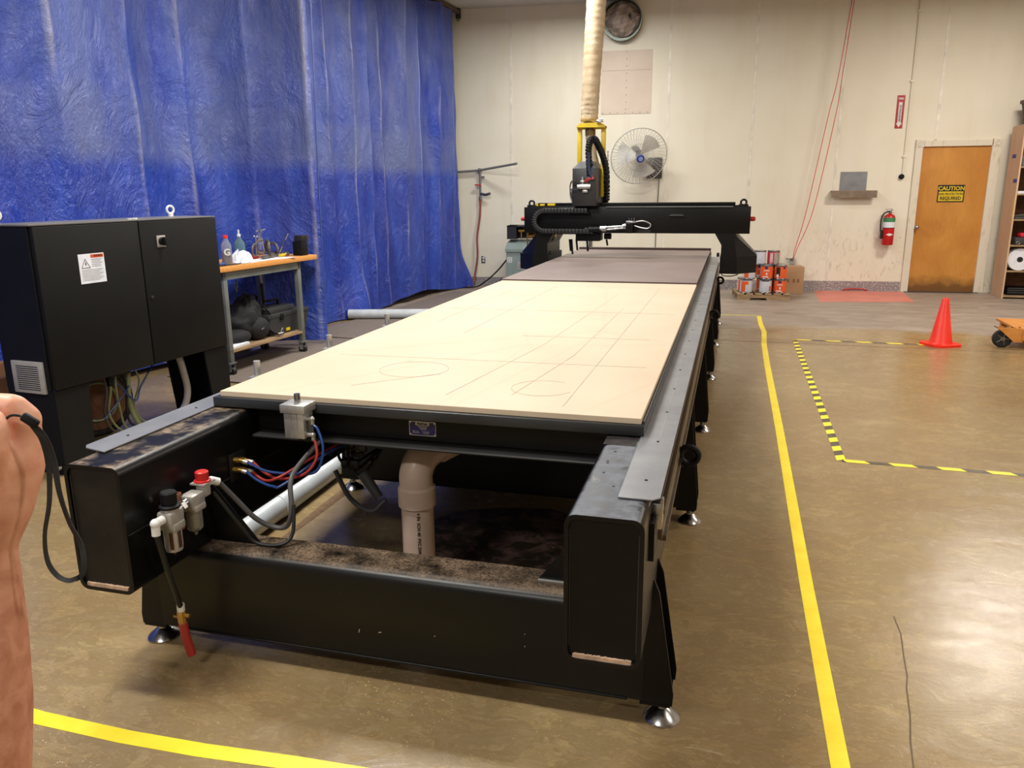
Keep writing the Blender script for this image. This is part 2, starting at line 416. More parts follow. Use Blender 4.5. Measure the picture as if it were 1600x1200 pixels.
# caution sign
s = thing('caution_sign', 'yellow and black caution ear protection sign stuck on the orange door', 'sign', W(2.925, 1.392, .006), TH)
q = MB(); box_w(q, 2.75, 3.10, 1.275, 1.512, .006, .008); obj('sign_board', q, 'ink', s, smooth=0)
q = MB(); box_w(q, 2.765, 3.085, 1.29, 1.422, .008, .0086); obj('yellow_field', q, 'yellow', s, smooth=0)
text('lettering', 'CAUTION', .078, W(2.925, 1.462, .0088), WX, WU, 'yellow', s, bold=.002, sx=.98)
text('lettering', 'EAR PROTECTION', .042, W(2.925, 1.386, .009), WX, WU, 'ink', s, bold=.0012, sx=.9)
text('lettering', 'REQUIRED', .062, W(2.925, 1.327, .009), WX, WU, 'ink', s, bold=.002, sx=.95)

# fire extinguisher arrow sign
s = thing('extinguisher_arrow_sign', 'tall red sign with white down arrow high above the fire extinguisher', 'sign', W(2.145, 2.51, .003), TH)
q = MB(); box_w(q, 2.095, 2.195, 2.29, 2.73, .003, .006); obj('sign_board', q, pm('sign_red', (176, 22, 34), .4), s, smooth=0)
q = MB(); q.prism([W(2.145+a, b, .0062) for a, b in ((-.022, 2.64), (-.022, 2.36), (-.04, 2.36), (0, 2.305), (.04, 2.36), (.022, 2.36), (.022, 2.64))], WN*.0006)
obj('arrow', q, 'white', s, smooth=0)
text('lettering', 'FIRE', .036, W(2.145, 2.685, .0066), WX, WU, 'white', s, bold=.0012)
text('lettering', 'EXTINGUISHER', .034, W(2.145, 2.49, .0072), -WU, WX, 'sign_letters' if 'sign_letters' in MT else 'ink', s, bold=.0008, sx=.95)

# fire extinguisher
def L(root, p): return p
s = thing('fire_extinguisher', 'red fire extinguisher with a green and white label hanging left of the door', 'fire extinguisher', W(2.13, .68, .10), TH)
q = MB(); q.lathe([(.02, .004), (.07, 0), (.077, .012), (.077, .37), (.07, .405), (.045, .43), (.02, .44), (.018, .455)], (0, 0, 0), seg=28); obj('cylinder', q, pm('extinguisher_red', (196, 24, 30), .3), s, local=True, smooth=50)
q = MB(); q.mi = 0; q.lathe([(.0778, .245), (.0778, .325)], seg=28); obj('white_label', q, 'paper', s, local=True)
q = MB()
q.lathe([(.0778, .325), (.0778, .385)], seg=28); obj('green_label', q, pm('label_green', (66, 140, 92), .5), s, local=True)
q = MB(); q.lathe([(.0786, .238), (.0786, .247)], seg=28); obj('strap_band', q, 'rubber', s, local=True)
q = MB(); q.prism([(-.05, -.078, .15), (0, -.0785, .13), (.05, -.078, .15), (0, -.0785, .17)], (0, -.001, 0)); obj('diamond_label', q, 'white', s, local=True, smooth=0)
q = MB(); q.cyl((0, 0, .44), (0, 0, .485), .017); q.cyl((0, 0, .465), (.035, 0, .465), .011); q.box((-.05, -.012, .482), (.04, .012, .494), .003); q.box((-.065, -.01, .50), (.03, .01, .512), .003); q.cyl((.0, -.02, .468), (0, -.036, .468), .016)
obj('valve_handle', q, 'chrome', s, local=True)
q = MB(); q.tube([(-.015, 0, .47), (-.08, -.01, .445), (-.115, -.01, .36), (-.11, -.01, .22), (-.095, -.01, .17)], .010, 8, 6); q.cyl((-.095, -.01, .21), (-.088, -.01, .09), .015, .022); obj('discharge_hose', q, 'rubber', s, local=True)
q = MB(); q.box((-.03, .07, .05), (.03, .098, .40)); obj('wall_bracket', q, 'dkgrey', s, local=True, smooth=0)

# horn, conduit, small plate and shelf
s = MB(); s.cyl(W(2.25, 1.633, .0), W(2.25, 1.633, .03), .034); s.cyl(W(2.25, 1.633, .03), W(2.25, 1.633, .045), .034, .02); s.torus(W(2.25, 1.633, .03), WN, .030, .006, 20, 6)
tag(obj('round_sounder', s, 'black_matt'), 'small round black sounder below the wall conduit left of the door', 'alarm')
s = thing('electrical_conduit', 'thin cream conduit running down the wall beside the arrow sign', 'conduit', W(2.262, 1.66, .012), TH)
q = MB(); q.tube([W(2.262, 1.66, .014), W(2.262, 4.14, .014)], .011, 8); obj('pipe', q, 'wall', s)
for z in (1.9, 2.9, 3.8):
    q = MB(); box_w(q, 2.235, 2.289, z, z+.02, 0, .028); obj('clip', q, 'seam', s, smooth=0)
s = MB(); box_w(s, 1.435, 1.797, 1.44, 1.708, .002, .006); tag(obj('metal_backing_plate', s, 'cover', smooth=0), 'square grey metal plate fixed on the wall above the small ledge', 'plate')
s = thing('wall_ledge', 'small weathered wooden ledge fixed on the wall under the metal plate', 'shelf', W(1.62, 1.33, 0), TH)
q = MB(); box_w(q, 1.318, 1.93, 1.345, 1.445, .09, .11, .003); obj('front_board', q, pm('weathered_ledge', (136, 120, 104), .8, 0, (112, 98, 84), 9), s, smooth=0)
q = MB(); box_w(q, 1.318, 1.93, 1.43, 1.447, 0, .09); obj('top_board', q, 'ply', s, smooth=0)
# patched opening high on the wall
s = thing('patch_panel', 'pinkish patched square panel high on the wall beside the big hose', 'panel', W(-1.65, 2.58, 0), TH)
MT['patch'] = pm('patch_paint', (212, 196, 180), .6, 0, (202, 184, 168), 2)
for (x0, x1, z0, z1) in ((-2.02, -1.28, 2.58, 3.19), (-2.02, -1.60, 3.19, 3.47), (-1.60, -1.28, 3.19, 3.47)):
    q = MB(); box_w(q, x0+.003, x1-.003, z0+.003, z1-.003, .001, .008); obj('panel_sheet', q, 'patch', s, smooth=0)
q = MB()
for k in range(9): q.ball(W(-1.65, 2.65+k*.1, .009), .006, 6)
for k in range(7): q.ball(W(-1.99+k*.11, 2.6, .009), .006, 6)
obj('rivets', q, 'dkgrey', s, kind='stuff')
# round wall duct opening
s = thing('round_wall_duct', 'round steel exhaust duct opening with a torn cover near the ceiling', 'duct', W(-1.725, 3.86, 0), TH)
q = MB(); q.lathe([(.285, 0), (.285, .16), (.27, .16), (.27, .01)], W(-1.725, 3.86, 0), WN, 40); obj('collar', q, pm('duct_steel', (120, 126, 118), .4, .6, (90, 96, 88)), s)
q = MB(); q.surf(lambda u, v: W(-1.725, 3.86, 0) + WX*(.50*(u-.5)*math.sqrt(1-2*(v-.5)**2)) + WU*(.48*(v-.5)*math.sqrt(1-2*(u-.5)**2)+.02) + WN*(.05+.14*math.sin(3.1416*u)*math.sin(3.1416*v) + (.035*math.sin(u*14+5*v)*math.cos(v*11-u*3)) ), 9, 9)
obj('torn_cover', q, pm('crumpled_foil', (186, 170, 158), .5, .1, (150, 134, 122), 4), s, smooth=0)
q = MB(); q.prism([W(-1.64, 3.90, .20), W(-1.60, 3.93, .20), W(-1.59, 3.83, .20)], WN*.004); obj('tear', q, 'rubber', s, smooth=0)
# wall fan
cx = (-1.395, 2.0)
fc = W(-1.42, 1.955, .42); fa = (WN*.86 + V((.26, 0, 0)) + V((0, 0, -.36))).normalized()   # tilted down, turned left
s = thing('wall_fan', 'large round grey industrial fan with a wire cage on the wall behind the gantry', 'fan', W(-1.2, 1.85, 0), TH)
xx = V((0, 0, 1)).cross(fa).normalized(); yy = fa.cross(xx)
def fp(r, a, d): return fc + xx*(r*math.cos(a)) + yy*(r*math.sin(a)) + fa*d
MT['cage'] = pm('cage_wire', (190, 188, 180), .5, 0)
q = MB(); q.torus(fc, fa, .41, .007, 56, 6); q.torus(fc+fa*.06, fa, .20, .003, 40, 5); q.torus(fc-fa*.09, fa, .15, .003, 30, 5)
N = 66
for k in range(N):
    a = 2*math.pi*k/N
    q.tube([fp(.05, a, .10), fp(.16, a+.10, .095), fp(.28, a+.22, .075), fp(.41, a+.30, 0)], .0022, 4)
for k in range(44):
    a = 2*math.pi*k/44
    q.tube([fp(.41, a, 0), fp(.27, a+.06, -.08), fp(.10, a+.1, -.10)], .0022, 4)
obj('wire_cage', q, 'cage', s, kind='stuff')
q = MB(); q.cyl(fp(0, 0, .095), fp(0, 0, .112), .058, .05, 28); obj('hub_badge', q, pm('fan_blue', (26, 50, 140), .4), s)
q = MB(); q.cyl(fp(0, 0, .112), fp(0, 0, .114), .034, .034, 20); obj('badge_face', q, pm('fan_lightblue', (140, 160, 215), .4), s)
MT['fanblade'] = pm('fan_blade', (236, 236, 232), .5, 0)
q = MB(); q.cyl(fp(0, 0, -.04), fp(0, 0, .05), .05); obj('rotor', q, 'dkgrey', s)
for k in range(3):
    a0 = .9 + 2*math.pi*k/3
    q = MB(); q.surf(lambda u, v: fp(.04+.29*u, a0+(v-.5)*(1.15-.1*u), (v-.5)*.09-.005), 8, 8)
    bmesh.ops.solidify(q.bm, geom=q.bm.faces[:], thickness=.003); obj('blade', q, 'fanblade', s)
q = MB(); q.cyl(fp(0, 0, -.05), fp(0, 0, -.26), .075, .07, 24); q.ball(fp(0, 0, -.26), .07, 16, (1, 1, 1)); obj('motor', q, pm('fan_motor', (104, 106, 106), .45), s)
q = MB(); q.tube([fp(0, 0, -.2), W(-1.30, 1.86, .14), W(-1.22, 1.82, .05)], .03, 10, 4); q.cbox(W(-1.2, 1.80, .02), (.22, .04, .30), .006, Matrix.Rotation(TH, 3, 'Z')); obj('wall_mount', q, 'dkgrey', s)
q = MB(); q.tube([W(-1.13, 1.72, .03), W(-1.135, 1.4, .012), W(-1.15, .9, .012), W(-1.15, .35, .012)], .006, 6, 4); obj('power_cord', q, 'greycable', s)
# vertical conduit behind the hose
s = MB(); s.tube([W(-2.14, .2, .034), W(-2.14, 4.13, .034)], .028, 10)
tag(obj('steel_riser_pipe', s, 'steel'), 'grey steel pipe running up the wall behind the yellow frame', 'pipe')

# red drop cords
s = thing('red_drop_cord', 'pair of thin red cords hanging from ceiling to the small wall box', 'cord', W(1.38, 4.1, .3), TH)
for xs in ((1.376, 1.300, 1.262, 1.075, .90, .862), (1.352, 1.245, 1.165, .985, .872, .855)):
    zs = (4.12, 2.95, 2.45, 1.18, .62, .44); q = MB()
    q.tube([W(x_, z_, .28-.2*(i/5)) for i, (x_, z_) in enumerate(zip(xs, zs))], .0055, 6, 6); obj('cord', q, pm('cord_red', (214, 66, 44), .5), s)
s = thing('cord_outlet_box', 'small metal connector box on the wall where the red cords end', 'electrical box', W(.86, .42, 0), TH)
q = MB(); box_w(q, .83, .90, .34, .48, 0, .07, .006); obj('housing', q, 'alu', s)
q = MB(); q.cyl(W(.86, .46, .07), W(.83, .46, .12), .018); q.tube([W(.86, .46, .07), W(.76, .47, .06)], .008, 6); q.cyl(W(.865, .33, .03), W(.865, .27, .03), .014); obj('plug', q, 'steel', s)

# compressed air pipe at left of the wall
s = thing('air_line', 'grey steel air pipe along the left end of the back wall with a drop leg', 'pipe', W(-3.87, 1.8, .05), TH)
q = MB(); q.tube([W(-4.9, 1.745, .06), W(-3.88, 1.80, .07), W(-3.23, 1.885, .35)], .018, 10); obj('main_pipe', q, 'midgrey', s)
q = MB(); q.tube([W(-3.87, 1.80, .06), W(-3.87, 1.36, .06)], .016, 10); q.cyl(W(-3.87, 1.83, .06), W(-3.87, 1.76, .06), .028); q.tube([W(-3.86, 1.70, .06), W(-3.80, 1.70, .06)], .012, 8); obj('drop_pipe', q, 'steel', s)
q = MB(); q.box((0, -.02, 0), (.10, .02, .02), .003, Matrix.Translation(W(-3.95, 1.57, .08))); obj('valve_lever', q, 'red', s)
q = MB(); q.tube([W(-3.87, 1.45, .06), W(-3.78, 1.43, .09), W(-3.70, 1.45, .12)], .022, 8, 3); q.cyl(W(-3.87, 1.40, .06), W(-3.87, 1.35, .06), .026); obj('regulator', q, 'steel', s)
q = MB(); q.tube([W(-3.87, 1.37, .06), W(-3.885, 1.1, .06), W(-3.93, .78, .08), W(-3.93, .45, .1), W(-4.0, .05, .15), W(-4.05, .015, .3)], .016, 8, 8); obj('red_air_hose', q, pm('faded_red_hose', (150, 74, 66), .55), s)
s = thing('wall_socket', 'small steel twin wall socket beside the red hose', 'outlet', W(-3.85, .42, 0), TH)
q = MB(); box_w(q, -3.885, -3.82, .365, .475, 0, .012, .004); obj('cover_plate', q, 'steel', s)
for z in (.385, .43):
    q = MB(); box_w(q, -3.87, -3.835, z, z+.028, .012, .016, .004); obj('receptacle', q, 'white', s)

# transformer cabinet
tb = W(-3.33, 0, .75); s = thing('transformer_cabinet', 'grey green transformer cabinet with white labels by the back wall', 'electrical cabinet', tb, TH)
q = MB(); q.box((0, 0, 0), (.44, .42, .60), .006); obj('body', q, 'greenbox', s, local=True, smooth=0)
q = MB(); q.prism([(-.012, -.02, .60), (.60, -.02, .60), (.60, .1, .68), (.60, .43, .72), (-.012, .43, .72), (-.012, -.02, .64)][:0] or [(-.012, -.02, .60), (-.012, .43, .60), (-.012, .43, .76), (-.012, .10, .72), (-.012, -.02, .64)], (.62, 0, 0)); obj('hood', q, 'greenbox', s, local=True, smooth=0)
q = MB(); q.box((.44, .02, 0), (.60, .42, .60)); obj('side_bay', q, 'greenbox', s, local=True, smooth=0)
q = MB(); q.box((.02, -.003, .44), (.09, 0, .52)); q2 = obj('small_label', q, 'white', s, local=True, smooth=0)
q = MB()
for i in range(3):
    for j in range(2): q.box((.028+j*.032, -.0036, .448+i*.024), (.05+j*.032, -.003, .462+i*.024))
obj('label_print', q, 'midgrey', q2, local=True, smooth=0)
q = MB(); q.box((.17, -.003, .34), (.38, 0, .45)); q2 = obj('large_label', q, 'alu', s, local=True, smooth=0)
q = MB()
for i in range(5): q.box((.185, -.0036, .355+i*.018), (.365-.02*(i % 2), -.003, .361+i*.018))
obj('label_print', q, 'midgrey', q2, local=True, smooth=0)
q = MB(); q.tube([(0, .1, .18), (-.09, .08, .17), (-.13, .06, .06), (-.13, .02, .02)], .022, 8, 6); obj('flexible_conduit', q, 'dkgrey', s, local=True)
s = MB(); s.tube([W(-3.33, .48, .7), W(-3.5, .30, .6), W(-3.72, .12, .5), W(-3.95, .02, .4), W(-4.6, .014, .3)], .011, 6, 6)
tag(obj('black_cable', s, 'rubber'), 'thin black cable sagging from the grey green cabinet to the floor', 'cable')
s = thing('open_drive_box', 'dark blue black open box standing on the transformer cabinet', 'electrical box', W(-3.34, .78, .62), TH)
q = MB(); q.box((0, 0, 0), (.14, .3, .20)); q.box((0, .26, 0), (.6, .3, .20)); q.box((0, 0, .18), (.6, .3, .20)); obj('housing', q, pm('navy_black', (14, 16, 30), .5), s, local=True, smooth=0)
q = MB()
for k in range(4): q.cyl((.2+.1*k, .1, .0), (.2+.1*k, .1, .12), .012)
q.cyl((.16, .1, .12), (.58, .1, .13), .022); obj('brass_valves', q, 'brass', s, local=True)

# ---------------------------------------------------------------- floor markings
MT['tape'] = pm('yellow_floor_tape', (246, 226, 62), .35, 0, (236, 208, 40), 10, .1, 30)
MT['tapef'] = pm('worn_floor_tape', (212, 196, 96), .5, 0, (176, 160, 92), 12)
MT['tapeb'] = pm('black_tape', (92, 84, 66), .5, 0, (60, 54, 44), 18)
MT['pinkpaint'] = pm('faded_red_floor_paint', (206, 124, 110), .55, 0, (188, 112, 98), 3)
def strip(mb, pts, wd, z=.0012, h=.0008):
    pts = [V((p[0], p[1], 0)) for p in pts]; Lf = []; Rt = []
    for i, p in enumerate(pts):
        d = (pts[min(i+1, len(pts)-1)] - pts[max(i-1, 0)]).normalized(); n = V((d.y, -d.x, 0))
        Lf.append(p - n*wd/2); Rt.append(p + n*wd/2)
    for i in range(len(pts)-1):
        mb.prism([Lf[i]+V((0,0,z-h)), Rt[i]+V((0,0,z-h)), Rt[i+1]+V((0,0,z-h)), Lf[i+1]+V((0,0,z-h))], (0, 0, h))
    return mb
q = MB(); strip(q, [(.352, 1.2), (.350, 1.95), (.345, 3), (.348, 5), (.342, 7), (.346, 8.0), (.370, 8.7), (.348, 9.2), (.345, 9.86)], .05)
tag(obj('floor_tape', q, 'tape', smooth=0), 'long solid yellow floor tape running beside the machine', 'floor tape')
q = MB(); strip(q, [(-2.6, 1.62), (-1.89, 1.561), (-1.58, 1.556), (-1.334, 1.564), (-1.069, 1.584), (-.7, 1.60)], .052)
tag(obj('floor_tape', q, 'tape', smooth=0), 'slightly wavy yellow tape on the floor in front of the arm', 'floor tape')
q = MB(); strip(q, [(-.35, 9.83), (.36, 9.855)], .05)
tag(obj('floor_tape', q, 'tapef', smooth=0), 'short worn yellow tape crossing behind the far machine feet', 'floor tape')
def hazard(pts, wd, step, label):
    s = thing('hazard_tape', label, 'floor tape', (*pts[0], 0))
    a, b = V((*pts[0], 0)), V((*pts[1], 0)); Lh = (b-a).length; d = (b-a)/Lh; n = V((d.y, -d.x, 0)); k = 0; x = 0
    q = MB(); strip(q, pts, wd, .0010, .0007); obj('black_backing', q, 'tapeb', s, smooth=0)
    q = MB()
    while x < Lh - .01:
        x1 = min(x+step, Lh); sk = wd*.55
        q.prism([a+d*x-n*wd/2+V((0,0,.001)), a+d*min(x+sk, Lh)+n*wd/2+V((0,0,.001)), a+d*min(x1+sk, Lh)+n*wd/2+V((0,0,.001)), a+d*x1-n*wd/2+V((0,0,.001))], (0, 0, .0004)); x += step*2
    obj('yellow_stripes', q, 'tape', s, smooth=0, kind='stuff'); return s
hazard([(.652, 4.52), (.652, 8.29)], .05, .085, 'long black and yellow striped tape parallel to the yellow line')
hazard([(.655, 4.525), (2.4, 4.50)], .045, .12, 'striped black and yellow tape crossing the floor nearest to the camera')
hazard([(.655, 8.31), (1.84, 8.30)], .05, .14, 'thin striped black and yellow tape ending at the orange cone')
q = MB(); q.prism([W(1.20, 0, .03)+V((0,0,.0004)), W(2.42, 0, .03)+V((0,0,.0004)), V((2.372, 11.48, .0004)), V((1.16, 11.24, .0004))], (0, 0, .0006))
tag(obj('painted_floor_patch', q, 'pinkpaint', smooth=0), 'faded red painted rectangle on the floor below the fire extinguisher', 'floor marking')
q = MB(); q.tube([W(1.60, .015, .012), W(1.72, .035, .02), W(1.86, .03, .016), W(1.95, .012, .01)], .010, 6, 4)
tag(obj('red_strap', q, pm('strap_red', (196, 50, 48), .6), smooth=0), 'crumpled red strap lying along the tread plate at the wall', 'strap')
MT['joint'] = pm('dark_joint', (96, 80, 58), .8)
for lb, pts, wd in (('saw cut joint in the floor running behind the orange cone', [(-.2, 8.12), (6, 8.02)], .012), ('thin dark crack in the floor in the near right', [(.50, 1.2), (.52, 1.6), (.535, 1.99), (.548, 2.1), (.57, 2.22), (.586, 2.36), (.60, 2.42), (.612, 2.55), (.628, 2.68), (.626, 2.8)], .0045)):
    q = MB(); strip(q, pts, wd, .0006, .0004); tag(obj('floor_joint', q, 'joint', smooth=0), lb, 'floor joint')

# ---------------------------------------------------------------- traffic cone
s = thing('traffic_cone', 'bright orange traffic cone standing on the concrete near the hazard tape', 'cone', (1.985, 8.32, 0), .5)
q = MB(); q.prism([(-.15,-.10,0), (-.10,-.15,0), (.10,-.15,0), (.15,-.10,0), (.15,.10,0), (.10,.15,0), (-.10,.15,0), (-.15,.10,0)], (0, 0, .022)); obj('base', q, 'cone', s, local=True, smooth=0)
q = MB(); q.lathe([(.108, .022), (.10, .035), (.03, .445), (.024, .455), (.018, .455), (.018, .43)], seg=32); obj('cone_body', q, 'cone', s, local=True, smooth=50)

# ---------------------------------------------------------------- pallet with cans and carton
px, py, pr = .405, 11.55, .12
pal = thing('wooden_pallet', 'small worn wooden pallet under the paint cans near the wall', 'pallet', (px, py, 0), pr)
def plc(p): return V((px, py, 0)) + Matrix.Rotation(pr, 3, 'Z') @ V(p)
for y in (-.28, 0, .28):
    q = MB(); q.prism([(-.35, y-.015, 0), (-.19, y-.015, 0), (-.17, y-.015, .03), (0.03, y-.015, .03), (.05, y-.015, 0), (.35, y-.015, 0), (.35, y-.015, .07), (-.35, y-.015, .07)], (0, .03, 0)); obj('stringer', q, 'ply', pal, local=True, smooth=0)
for i in range(6):
    x = -.35 + i*.122; q = MB(); q.box((x, -.30, .07), (x+.09, .30, .088), .002); obj('deck_board', q, 'ply', pal, local=True, smooth=0)
MT['canlabel'] = pm('can_orange', (226, 96, 40), .4, 0, (214, 84, 34), 3)
MT['canred'] = pm('can_red', (204, 40, 56), .4); MT['canwhite'] = pm('can_white', (206, 206, 216), .45); MT['canpink'] = pm('can_pink', (214, 180, 184), .5)
def can(lbl, x, y, z, main, patch=None, r=.083, h=.19, rot=0):
    c = thing('paint_can', lbl, 'can', plc((x, y, z)), rot, 'gallon paint cans stacked on the pallet')
    q = MB(); q.lathe([(r-.004, 0), (r, .004), (r, .01), (r-.003, .014), (r-.003, h-.014), (r, h-.01), (r, h), (r-.008, h), (r-.010, h-.006)], seg=24); obj('can_body', q, 'steel', c, local=True)
    q = MB(); q.lathe([(r-.012, h-.007), (r-.02, h-.003), (.02, h-.003)], seg=24); obj('lid', q, 'alu', c, local=True)
    q = MB(); q.lathe([(r-.0018, .018), (r-.0018, h-.018)], seg=24); obj('label_wrap', q, main, c, local=True)
    R = r-.001
    def arc(name, a0, a1, z0, z1, m):
        q = MB(); q.surf(lambda u, v: V((R*math.cos(a0+(a1-a0)*u), R*math.sin(a0+(a1-a0)*u), z0+(z1-z0)*v)), 6, 1); obj(name, q, m, c, local=True)
    if patch == 'o':
        arc('blue_emblem', -1.9, -1.45, .145, .17, 'blueplate'); arc('white_print', -2.1, -1.2, .115, .125, 'paper'); arc('white_drop', -1.7, -1.5, .06, .09, 'paper'); arc('white_print', -2.3, -1.3, .03, .042, 'paper')
    elif patch == 'k': arc('black_panel', -2.4, -1.7, .045, .165, 'ink'); arc('white_print', -2.3, -1.9, .03, .07, 'paper'); arc('blue_emblem', -1.2, -.8, .145, .17, 'blueplate')
    elif patch == 'w': arc('dark_band', -2.3, -1.0, .165, .175, 'ink'); arc('orange_print', -.9, -.5, .03, .1, 'orange')
    elif patch == 'f': arc('orange_panel', -2.5, -1.7, .02, .165, 'canlabel'); arc('orange_print', -1.7, -1.2, .12, .165, 'canlabel')
    elif patch == 'r': arc('silver_panel', -1.5, -.4, .02, .165, 'alu'); arc('pink_print', -2.2, -1.7, .03, .16, 'canpink')
    return c
z0 = .088
can('white can with an orange panel at the left of the bottom row', -.225, -.18, z0, 'canwhite', 'f')
can('white can with dark band in the middle of the bottom row', .03, -.18, z0, 'canwhite', 'w')
can('orange can with blue emblem at the right of the bottom row', .225, -.18, z0, 'canlabel', 'o')
can('white can behind the orange panelled one on the pallet', -.24, .02, z0, 'canwhite', 'f')
can('orange can behind the white banded one on the pallet', .02, .03, z0, 'canlabel', 'o')
can('orange can behind the right bottom one on the pallet', .225, .03, z0, 'canlabel', 'o')
can('white and orange can partly hidden beneath the gantry foot', -.19, -.16, z0+.19, 'canwhite', 'f')
can('orange can with blue emblem in the middle row', .04, -.16, z0+.19, 'canlabel', 'o')
can('orange can with a black panel in the middle row', .225, -.16, z0+.19, 'canlabel', 'k')
can('plain white can beside the red one on the top of the stack', -.045, -.05, z0+.38, 'canwhite', None)
can('red and silver can topmost on the right of the stack', .135, -.05, z0+.38, 'canred', 'r')
can('orange can in the middle row behind the black panelled one', .19, .06, z0+.19, 'canlabel', 'o')
can('orange can in the middle row hidden beneath the white one', -.01, .05, z0+.19, 'canlabel', 'o')
s = thing('cardboard_carton', 'brown cardboard box beside the paint cans at the wall', 'box', (.745, 12.0, 0), .1)
q = MB(); q.box((0, 0, 0), (.26, .30, .385), .004); obj('carton_body', q, 'card', s, local=True, smooth=0)
q = MB(); q.box((0, 0, .386), (.26, .145, .389)); obj('flap', q, 'card', s, local=True, smooth=0)
q = MB(); q.box((0, .155, .386), (.26, .30, .389)); obj('flap', q, 'card', s, local=True, smooth=0)
q = MB()
for x in (.03, .11, .17): q.box((x, -.001, .17), (x+.03, 0, .22))
obj('printed_mark', q, pm('faded_print', (130, 100, 72), .8), s, local=True, smooth=0)

# ---------------------------------------------------------------- shelf unit at the right
sx0, sy0 = 3.57, 12.08; sr = -.02
s = thing('open_shelf_unit', 'tall plywood shelf unit standing right of the orange door', 'shelving', (sx0, sy0, 0), sr)
MT['shelfply'] = pm('shelf_side_board', (204, 172, 142), .7, 0, (188, 154, 124), 2.5, 0.05, 30, stretch=(1, 1, .4))
q = MB(); q.box((-.012, 0, 0), (.008, .52, 2.27)); side = obj('side_panel', q, 'shelfply', s, local=True, smooth=0)
q = MB(); q.box((1.2, 0, 0), (1.22, .52, 2.27)); obj('side_panel', q, 'shelfply', s, local=True, smooth=0)
q = MB(); q.box((.01, .50, 0), (1.2, .52, 2.27)); obj('back_panel', q, 'woodb', s, local=True, smooth=0)
for z in (.02, .36, .70, 1.04, 1.37, 1.72, 2.05, 2.25):
    q = MB(); q.box((.008, .0, z), (1.2, .50, z+.018)); obj('shelf_board', q, 'ply', s, local=True, smooth=0)
q = MB()
for (y, z, a) in ((.20, 1.85, .1), (.02, 1.53, .05)): q.box((-.0135, y, z), (-.012, y+.16, z+.05), 0, None)
obj('blue_tape', q, pm('painters_tape', (60, 62, 150), .6), side, local=True, smooth=0)
q = MB(); q.box((-.0135, .01, 1.08), (-.012, .045, 1.33)); obj('yellow_tape', q, 'yellow', side, local=True, smooth=0)
def SH(x, y, z): return V((sx0, sy0, 0)) + Matrix.Rotation(sr, 3, 'Z') @ V((x, y, z))
s = thing('paper_towel_roll', 'big white paper roll lying on the lower shelf', 'roll', SH(.16, .05, .38))
q = MB(); q.lathe([(.035, 0), (.145, 0), (.148, .01), (.148, .24), (.035, .25)], SH(.16, .04, .526), (0, 1, 0), 32); obj('paper_winding', q, 'paper', s)
q = MB(); q.lathe([(.036, -.0015), (.037, .0), (.030, .002)], SH(.16, .04, .526), (0, 1, 0), 20); obj('core', q, 'rubber', s)
def bottle(nm, lb, loc, h, r, body, capm, cat='bottle', group=None, neck=.38):
    s = thing(nm, lb, cat, loc, 0, group)
    q = MB(); q.lathe([(r*.85, 0), (r, .01), (r, h*.62), (r*.92, h*.68), (r*neck, h*.86), (r*neck, h*.93)], seg=20); obj('bottle_body', q, body, s, local=True, smooth=60)
    q = MB(); q.lathe([(r*neck*1.15, h*.9), (r*neck*1.15, h*.98), (r*.1, h)], seg=16); obj('cap', q, capm, s, local=True); return s
for i, (x, y) in enumerate(((.08, .12), (.17, .10), (.14, .22))):
    bottle('water_bottle', ('blue capped clear water bottle nearest the board edge on the shelf', 'clear water bottle second from the board edge on the shelf', 'clear water bottle standing behind the other two on the shelf')[i], SH(x, y, 1.738), .22, .035, 'clear', 'bluehose', group='water bottles on the upper shelf')
s = thing('storage_bin', 'dark plastic bin sitting on top of the shelf unit', 'bin', SH(.46, .25, 2.2685), .1)
q = MB(); q.loft([[(-.36,-.20,0),(.36,-.20,0),(.36,.20,0),(-.36,.20,0)], [(-.40,-.24,.28),(.40,-.24,.28),(.40,.24,.28),(-.40,.24,.28)]]); obj('bin_body', q, 'dkgrey', s, local=True, smooth=0)
q = MB(); q.box((-.42, -.26, .28), (.42, .26, .33), .01); obj('lid', q, pm('maroon_plastic', (92, 44, 44), .5), s, local=True)
# small clutter on shelves
s = thing('folded_rag', 'small white folded cloth on the middle shelf', 'rag', SH(.07, .08, 1.388)); q = MB(); q.box((-.05, -.04, 0), (.06, .05, .018), .006); q.box((-.045, -.035, .018), (.05, .045, .035), .006); obj('cloth', q, 'paper', s, local=True)
s = thing('metal_tray', 'flat dark tray with rods on the shelf above the middle', 'tray', SH(.2, .2, 1.058)); q = MB(); q.box((-.16, -.12, 0), (.3, .15, .03), .004); obj('tray', q, 'dkgrey', s, local=True)
for k in range(4):
    q = MB(); q.cyl((-.14, -.1+.05*k, .04), (.25, -.02+.05*k, .06+.02*k), .008, seg=8); obj('rod', q, 'tool', s, local=True)
s = thing('tool_case', 'red and grey tool case on the third shelf from the floor', 'case', SH(.22, .15, .718), .2); q = MB(); q.box((-.16, -.06, 0), (.14, .10, .10), .01); obj('case_body', q, 'dkgrey', s, local=True)
q = MB(); q.box((-.10, -.065, .10), (.12, .08, .16), .02); obj('red_lid', q, 'canred', s, local=True)
q = MB(); q.torus((-.13, -.08, .03), (0, 1, 0), .02, .006, 16, 6); obj('clasp', q, 'chrome', s, local=True)
s = thing('parts_crate', 'dark crate pushed in the bottom compartment of the shelf', 'crate', SH(.25, .22, .038)); q = MB(); q.box((-.18, -.12, 0), (.10, .15, .10), .006); obj('crate_body', q, 'black_matt', s, local=True)
for k in range(3):
    q = MB(); q.box((-.17, -.125, .03+.03*k), (.09, -.12, .042+.03*k)); obj('slat', q, 'dkgrey', s, local=True, smooth=0)

